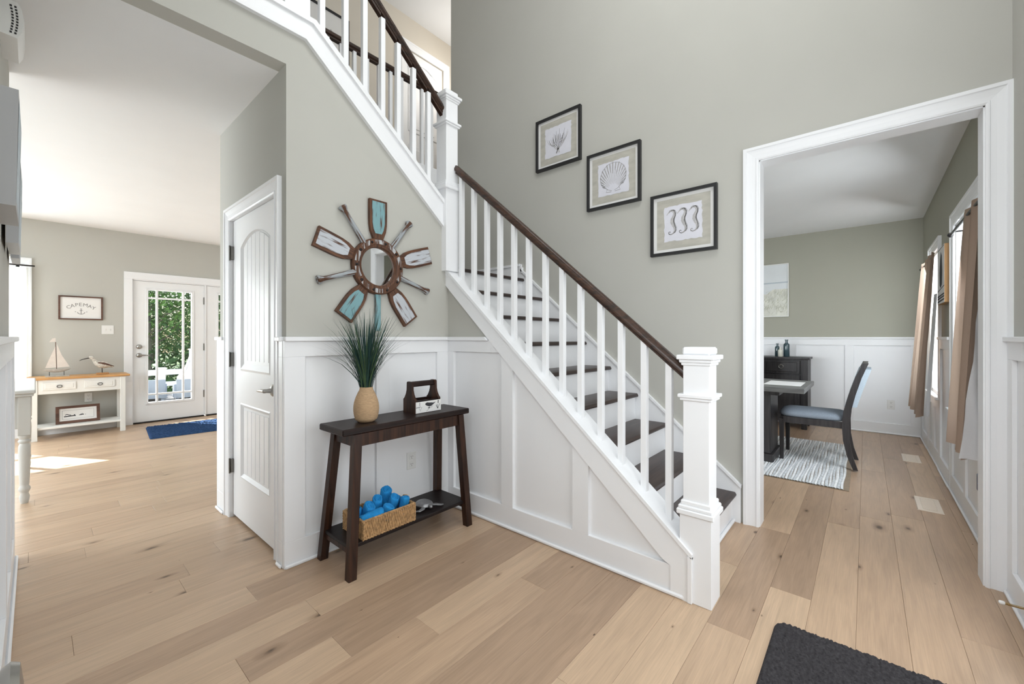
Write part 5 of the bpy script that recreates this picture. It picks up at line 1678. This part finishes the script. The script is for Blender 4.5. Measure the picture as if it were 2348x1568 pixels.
for i in range(420):
    x = ra.uniform(.02, .89); y = ra.uniform(.10, .36) if ra.random() < .7 else ra.uniform(.03, .15); l = ra.uniform(.03, .07); an = ra.gauss(1.4, .45)
    mb.ribbon([(x, y), (min(.895, max(.015, x + math.cos(an) * l)), y + math.sin(an) * l)], [.003, .001], (XD - .0210, 1.74, 1.515), au, av)
obj('dune_blades', mb, M['dune_blade'], art, kind='stuff', fixn=False)

# sideboard
sd = thing('sideboard', 'dark wooden sideboard with panelled doors against the dining far wall', 'sideboard', (6.81, 1.2, 0))
fx0, fx1, fy0, fy1 = 6.60, 7.0, .575, 2.05
mb = MB(); mb.box(fx0 - .02, fx1, fy0 - .02, fy1 + .02, .925, .952, b=.004); obj('top', mb, M['dining_wood'], sd)
mb = MB(); mb.box(fx0 + .02, fx1, fy0, fy1, .09, .925, b=.002); obj('body', mb, M['dining_wood'], sd)
for y in (fy0, fy1 - .06): obj('pilaster', B(fx0, fx0 + .03, y, y + .075, .09, .925, b=.003), M['dining_wood'], sd)
for y in (fy0 + .01, fy1 - .07):
    for x in (fx0 + .01, fx1 - .07): obj('foot', B(x, x + .06, y, y + .06, 0, .09, b=.003), M['dining_wood'], sd)
for i in range(3):
    ya = fy0 + .085 + i * .44; yb = ya + .42
    dwf = MB(); dwf.box(fx0 + .004, fx0 + .022, ya, yb, .73, .905, b=.003); dwf.box(fx0 - .004, fx0 + .01, ya + .03, yb - .03, .755, .885, b=.005)
    dw = obj('drawer_front', dwf, M['dining_wood'], sd)
    k = MB(); k.tube([(fx0 - .012, (ya + yb) / 2 + .026 * math.sin(2 * PI * j / 16), .825 + .026 * math.cos(2 * PI * j / 16)) for j in range(17)], .005, 6, caps=False); k.ellipsoid((fx0 - .008, (ya + yb) / 2, .85), (.008, .012, .012), 10, 6)
    obj('ring_pull', k, M['nickel'], dw, smooth=60)
    dd_ = MB(); dd_.box(fx0 + .004, fx0 + .022, ya, yb, .13, .71, b=.003); dd_.box(fx0 - .002, fx0 + .01, ya + .06, yb - .06, .19, .65, b=.005)
    obj('door', dd_, M['dining_wood'], sd)


def bottle(x, y, r_, h, m, label):
    t = MB(); s = r_
    t.lathe([(s * .9, 0), (s, .006), (s, h * .66), (s * .9, h * .74), (s * .45, h * .80), (s * .42, h * .93), (s * .55, h * .94), (s * .55, h), (s * .3, h)], (x, y, .9525), 20)
    o = obj('bottle', t, m, None, loc=(x, y, .9525), smooth=40)
    return tag(o, label, 'bottle', 'bottles on the sideboard')


bottle(6.80, .832, .037, .235, M['bottle_dark'], 'tall dark teal glass bottle, tallest of three on the sideboard')
bottle(6.83, .945, .030, .180, M['bottle_dark'], 'shorter dark teal bottle behind the white one on the sideboard')
bottle(6.74, .897, .029, .125, M['bottle_white'], 'small milky white bottle between two dark bottles on the sideboard')

# dining table
dt = thing('dining_table', 'grey topped dining table on a dark pedestal, its end beside the upholstered chair', 'dining table', (4.9, 1.4, 0))
mb = MB(); mb.box(4.44, 5.32, .41, 2.4, .715, .76, b=.004); obj('tabletop', mb, M['dining_top'], dt)
mb = MB(); mb.box(4.60, 5.16, .62, 2.2, .665, .715, b=.003); obj('apron', mb, M['dining_wood'], dt)
for y in (.70, 1.75):
    mb = MB(); mb.box(4.66, 5.10, y, y + .38, .085, .665, b=.006); pd_ = obj('pedestal', mb, M['dining_wood'], dt)
    obj('plinth', B(4.63, 5.13, y - .03, y + .41, .0135, .085, b=.008), M['dining_wood'], pd_)
    obj('inset_panel', B(4.654, 4.662, y + .05, y + .33, .14, .60, b=.003), M['dining_wood'], pd_)
for x0, x1, y0, y1, dsc in ((4.66, 5.08, .46, .76, 'nearest the upholstered chair'), (4.98, 5.30, .92, 1.30, 'behind it, by the doorway casing')):
    q = B(x0, x1, y0, y1, .7605, .7635, b=.001)
    tag(obj('placemat', q, M['white_mat'], None, loc=((x0 + x1) / 2, (y0 + y1) / 2, .76)), 'white placemat on the grey dining table, ' + dsc, 'placemat', 'white placemats')


def chair(loc, rot, label):
    """upholstered side chair, local +Y is forward"""
    t = thing('dining_chair', label, 'chair', loc, 'upholstered dining chairs')
    def P(name, mb, m, parent, **k):
        o = obj(name, mb, m, None, loc=(0, 0, 0), **k); o.parent = parent; return o
    w = .215
    for s in (-1, 1):
        mb = MB(); bar2 = [((s * w * .97, .25, 0), .015), ((s * w * .95, .25, .2), .018), ((s * w * .95, .25, .40), .022)]
        mb.loft([[(p[0] + a * r_, p[1] + b_ * r_, p[2]) for a, b_ in ((-1, -1), (1, -1), (1, 1), (-1, 1))] for p, r_ in bar2]); P('leg', mb, M['dining_wood'], t)
        mb = MB(); path = [(-.315, 0, .017), (-.275, .12, .021), (-.250, .26, .024), (-.245, .40, .027), (-.255, .52, .027), (-.290, .68, .025), (-.335, .84, .023), (-.385, .972, .020)]
        mb.loft([[(s * w + a * .019, y + b_ * r_, z) for a, b_ in ((-1, -1), (1, -1), (1, 1), (-1, 1))] for y, z, r_ in path]); P('leg', mb, M['dining_wood'], t, smooth=30)
    mb = MB(); mb.box(-w + .01, w - .01, .235, .262, .36, .425, b=.003); mb.box(-w + .01, w - .01, -.26, -.235, .36, .425, b=.003)
    for s in (-1, 1): mb.box(s * w - .012, s * w + .012, -.235, .24, .365, .425, b=.003)
    P('seat_frame', mb, M['dining_wood'], t)
    mb = MB(); rings = []
    for z, g_ in ((.425, -.004), (.435, .010), (.455, .012), (.475, .0), (.488, -.03), (.494, -.09)):
        ring = []
        for j in range(40):
            a = 2 * PI * j / 40; c, s_ = math.cos(a), math.sin(a)
            sx_ = math.copysign(abs(c) ** .35, c); sy_ = math.copysign(abs(s_) ** .35, s_)
            ring.append(((w + g_) * sx_, .012 + (.255 + g_) * sy_, z + .006 * (1 - abs(sx_))))
        rings.append(ring)
    mb.loft(rings); P('seat', mb, M['fabric'], t, smooth=60)
    ylean = lambda z: -.255 - (z - .52) * .24 - (z - .52) ** 2 * .10
    mb = MB(); mb.loft([[(x, ylean(z) + d, z) for x, d in ((-w, -.018), (w, -.018), (w, .018), (-w, .018))] for z in (.905, .94, .972)]); P('top_rail', mb, M['dining_wood'], t)
    mb = MB(); mb.loft([[(x, ylean(z) + d, z) for x, d in ((-w, -.014), (w, -.014), (w, .014), (-w, .014))] for z in (.53, .57)]); P('lower_rail', mb, M['dining_wood'], t)
    mb = MB(); mb.loft([[(x, ylean(z) + d, z) for x, d in ((-w + .02, -.058), (w - .02, -.058), (w - .02, .03), (-w + .02, .03))] for z in (.565, .65, .74, .83, .918)]); P('backrest', mb, M['fabric_pale'], t)
    t.rotation_euler = (0, 0, rot)
    return t


RUGT = .013
chair((5.075, .385, RUGT), 0.0, 'charcoal dining chair with blue grey seat drawn up to the table end')
chair((5.66, 1.22, RUGT), R(90), 'charcoal dining chair half hidden across the table in front of the sideboard')

# ribbed rug under the dining table
dr_ = thing('woven_rug', 'ivory and grey ribbed woven rug under the dining table and chair', 'rug', (5.07, 1.35, 0))
base = B(4.19, 5.96, .10, 2.7, .0, .006); obj('rug_base', base, M['rug_hem'], dr_)
rr = random.Random(4)
ya, k = .135, 0
while ya < 2.69:
    wdt = rr.uniform(.017, .024); mb = MB()
    n = 30; rings = []
    for i in range(n + 1):
        x = 4.192 + (5.955 - 4.192) * i / n; yo = .004 * math.sin(x * 9 + k) ; h = .013 - .001 * rr.random()
        rings.append([(x, ya + yo, .006), (x, ya + yo + wdt * .2, h), (x, ya + yo + wdt * .8, h), (x, ya + yo + wdt, .006)])
    mb.loft(rings, False, False)
    obj('woven_cord', mb, M['rug_grey'] if k % 2 else M['rug_white'], dr_, smooth=60, fixn=False)
    ya += wdt * 1.02; k += 1

# floor registers
for cx, cy, dsc in ((4.24, -.345, 'nearer the doorway'), (5.75, -.345, 'farther, near the dining corner')):
    t = thing('floor_register', 'beige metal floor vent set in the oak floor, ' + dsc, 'floor vent', (cx, cy, 0), 'floor vents along the dining window wall')
    mb = MB(); fx, fy = .165, .068
    mb.loft([[(cx + a * (fx - i_), cy + b_ * (fy - i_), z) for a, b_ in ((-1, -1), (1, -1), (1, 1), (-1, 1))] for i_, z in ((0, .0005), (.004, .006), (.030, .006), (.032, .002))], True, False); obj('frame', mb, M['register'], t)
    obj('tray', B(cx - fx + .03, cx + fx - .03, cy - fy + .03, cy + fy - .03, .0005, .002), M['register'], t)
    for i in range(16):
        x = cx - .125 + .25 * (i + .5) / 16
        obj('slat', B(x - .005, x + .005, cy - fy + .031, cy + fy - .031, .002, .0052, b=.001), M['register'], t)
# plug-in night light
nl = thing('night_light', 'small plug-in device glowing blue low on the dining window wall', 'night light', (3.49, YF + .003, .40))
mb = MB(); mb.box(3.46, 3.52, YF + .003, YF + .035, .35, .44, b=.01); obj('housing', mb, M['plastic'], nl)
mb = MB(); mb.box(3.462, 3.518, YF + .036, YF + .05, .345, .445, b=.008); obj('shade', mb, M['blue_plastic'], nl)
mb = MB(); mb.ellipsoid((3.46, YF + .043, .397), (.007, .010, .010), 10, 6); obj('indicator', mb, M['led'], nl, smooth=60)

# ------------------------------------------------------------------ outdoors beyond the patio door
lawn = MB(); lawn.box(-30, 34, 7.9, 60, -.62, -.6); lawn.box(-30, 34, -30, -.8, -.62, -.6)
struct('lawn', lawn, M['lawn'])
dk_ = thing('deck', None, None, (1.5, 10, 0), kind='structure')
obj('deck_frame', B(-2.5, 5.5, 7.90, 12.1, -.35, -.10), M['deck'], dk_)
for i in range(29):
    y = 7.9 + .145 * i
    obj('board', B(-2.5, 5.5, y + .003, y + .142, -.10, -.072, b=.003), M['deck'], dk_)
rg_ = thing('deck_railing', 'white vinyl railing with posts along the far edge of the deck', 'railing', (1.8, 12, -.07))
for z, hh in ((.372, .12), (.12, .10)): obj('rail', B(-2.4, 5.4, 11.93, 11.97, z, z + hh, b=.004), M['vinyl'], rg_)
for x in (-2.3, -.2, 1.855, 3.6, 5.3):
    ps = obj('post', B(x - .06, x + .06, 11.89, 12.01, -.072, .50, b=.006), M['vinyl'], rg_)
    obj('post_cap', B(x - .08, x + .08, 11.87, 12.03, .50, .54, b=.012), M['vinyl'], ps)
pv_ = thing('privacy_panel', 'white vinyl fence panel sloping up to a post at the right side of the deck', 'fence panel', (2.5, 11.4, -.072))
mb = MB(); mb.prism([(2.04, -.072), (2.78, -.072), (2.78, .86), (2.295, .86), (2.18, .48), (2.04, .30)], 1, 11.38, 11.42); obj('panel', mb, M['vinyl'], pv_)
mb = MB(); mb.prism([(2.03, .30), (2.17, .48), (2.285, .86), (2.285, .93), (2.155, .52), (2.03, .35)], 1, 11.36, 11.44); obj('top_cap', mb, M['vinyl'], pv_)
for x in (2.295, 2.80):
    pp = obj('post', B(x - .05, x + .05, 11.35, 11.45, -.072, .93, b=.006), M['vinyl'], pv_)
    obj('post_cap', B(x - .065, x + .065, 11.335, 11.465, .93, .965, b=.012), M['vinyl'], pp)


def lounge(x, y, rot, label):
    """low deck club chair: solid back, arms, seat base and cushion; local +Y is forward"""
    t = thing('deck_chair', label, 'chair', (x, y, -.072), 'low chairs on the deck')
    def P(name, mb, m):
        o = obj(name, mb, m, None, loc=(0, 0, 0)); o.parent = t; return o
    mb = MB(); mb.loft([[(a * .34, -.30 - (z - .1) * .22 + d, z) for a, d in ((-1, -.03), (1, -.03), (1, .03), (-1, .03))] for z in (.06, .44)]); P('back', mb, M['adirondack'])
    for s in (-1, 1): mb = MB(); mb.box(s * .34 - .04, s * .34 + .04, -.32, .30, .05, .34, b=.01); P('arm', mb, M['adirondack'])
    mb = MB(); mb.box(-.30, .30, -.28, .30, .05, .20, b=.01); P('seat_base', mb, M['adirondack'])
    mb = MB(); mb.box(-.295, .295, -.26, .31, .20, .27, b=.02); P('cushion', mb, M['furn_grey'])
    for sx in (-1, 1):
        for sy in (-1, 1): mb = MB(); mb.box(sx * .32 - .025, sx * .32 + .025, sy * .25 - .025, sy * .25 + .025, 0, .06); P('foot', mb, M['adirondack'])
    t.rotation_euler = (0, 0, rot)


lounge(1.36, 11.1, R(4), 'low blue grey deck chair left of the railing post beyond the patio door')
lounge(2.25, 10.85, R(-8), 'low blue grey deck chair right of the railing post beyond the patio door')

rt = random.Random(21)
def tree(x, y, h, r_, m, n):
    t = thing('leafy_tree', 'leafy green tree in the woods beyond the white deck railing', 'tree', (x, y, -.6), 'trees beyond the deck')
    mb = MB(); lean = rt.uniform(-.5, .5)
    pts = [(x + lean * q * q, y, -.6 + h * q) for q in (0, .2, .4, .6, .8, 1)]
    mb.tube(pts, [r_ * (1 - .8 * q) for q in (0, .2, .4, .6, .8, 1)], 8)
    ends = []
    for i in range(26):
        q = rt.uniform(.15, .95); a = rt.uniform(0, 2 * PI); l = rt.uniform(.8, 2.6) * (1.1 - .5 * q)
        p = Vector((x + lean * q * q, y, -.6 + h * q)); e_ = p + Vector((math.cos(a) * l, math.sin(a) * l, l * rt.uniform(.0, .5)))
        mid = p.lerp(e_, .5) + Vector((0, 0, .12 * l)); mb.tube([tuple(p), tuple(mid), tuple(e_)], [r_ * .22 * (1 - q * .6), r_ * .13, .006], 5); ends += [mid, e_]
    obj('trunk', mb, M['bark'], t, smooth=60)
    fm = MB()
    for i in range(n):
        c = rt.choice(ends); p = c + Vector((rt.gauss(0, .5), rt.gauss(0, .5), rt.gauss(0, .42)))
        s = rt.uniform(.035, .085); u = Vector((rt.uniform(-1, 1), rt.uniform(-1, 1), rt.uniform(-1, 1))).normalized(); v = u.orthogonal().normalized()
        fm.add([tuple(p - u * s), tuple(p + v * s * .55), tuple(p + u * s), tuple(p - v * s * .55)], [(0, 1, 2, 3)])
    obj('foliage', fm, m, t, kind='stuff', fixn=False)


for i, (x, y) in enumerate(((.6, 17.0), (2.2, 16.2), (3.7, 17.4), (5.3, 16.5), (1.4, 19.5), (3.0, 20.5), (4.8, 20.0), (6.8, 19.0), (-.6, 19.0), (2.3, 23.5), (5.0, 24.0), (0.2, 23.0), (7.6, 23.5), (-2.5, 22.0))):
    tree(x, y, rt.uniform(7.5, 10.5), rt.uniform(.09, .16), M['leaf_a'] if i % 3 else M['leaf_b'], 5200)
ug = MB()
for i in range(9000):
    p = Vector((rt.uniform(-4, 10), rt.uniform(14.5, 26), -.6 + 1.6 * rt.random() ** 1.6)); s = rt.uniform(.06, .13)
    u = Vector((rt.uniform(-1, 1), rt.uniform(-1, 1), rt.uniform(-1, 1))).normalized(); v = u.orthogonal().normalized()
    ug.add([tuple(p - u * s), tuple(p + v * s * .6), tuple(p + u * s), tuple(p - v * s * .6)], [(0, 1, 2, 3)])
o = obj('undergrowth', ug, M['leaf_b'], None, loc=(3, 18, -.6), kind='stuff', fixn=False); tag(o, 'green undergrowth filling the woods beyond the deck', 'undergrowth')
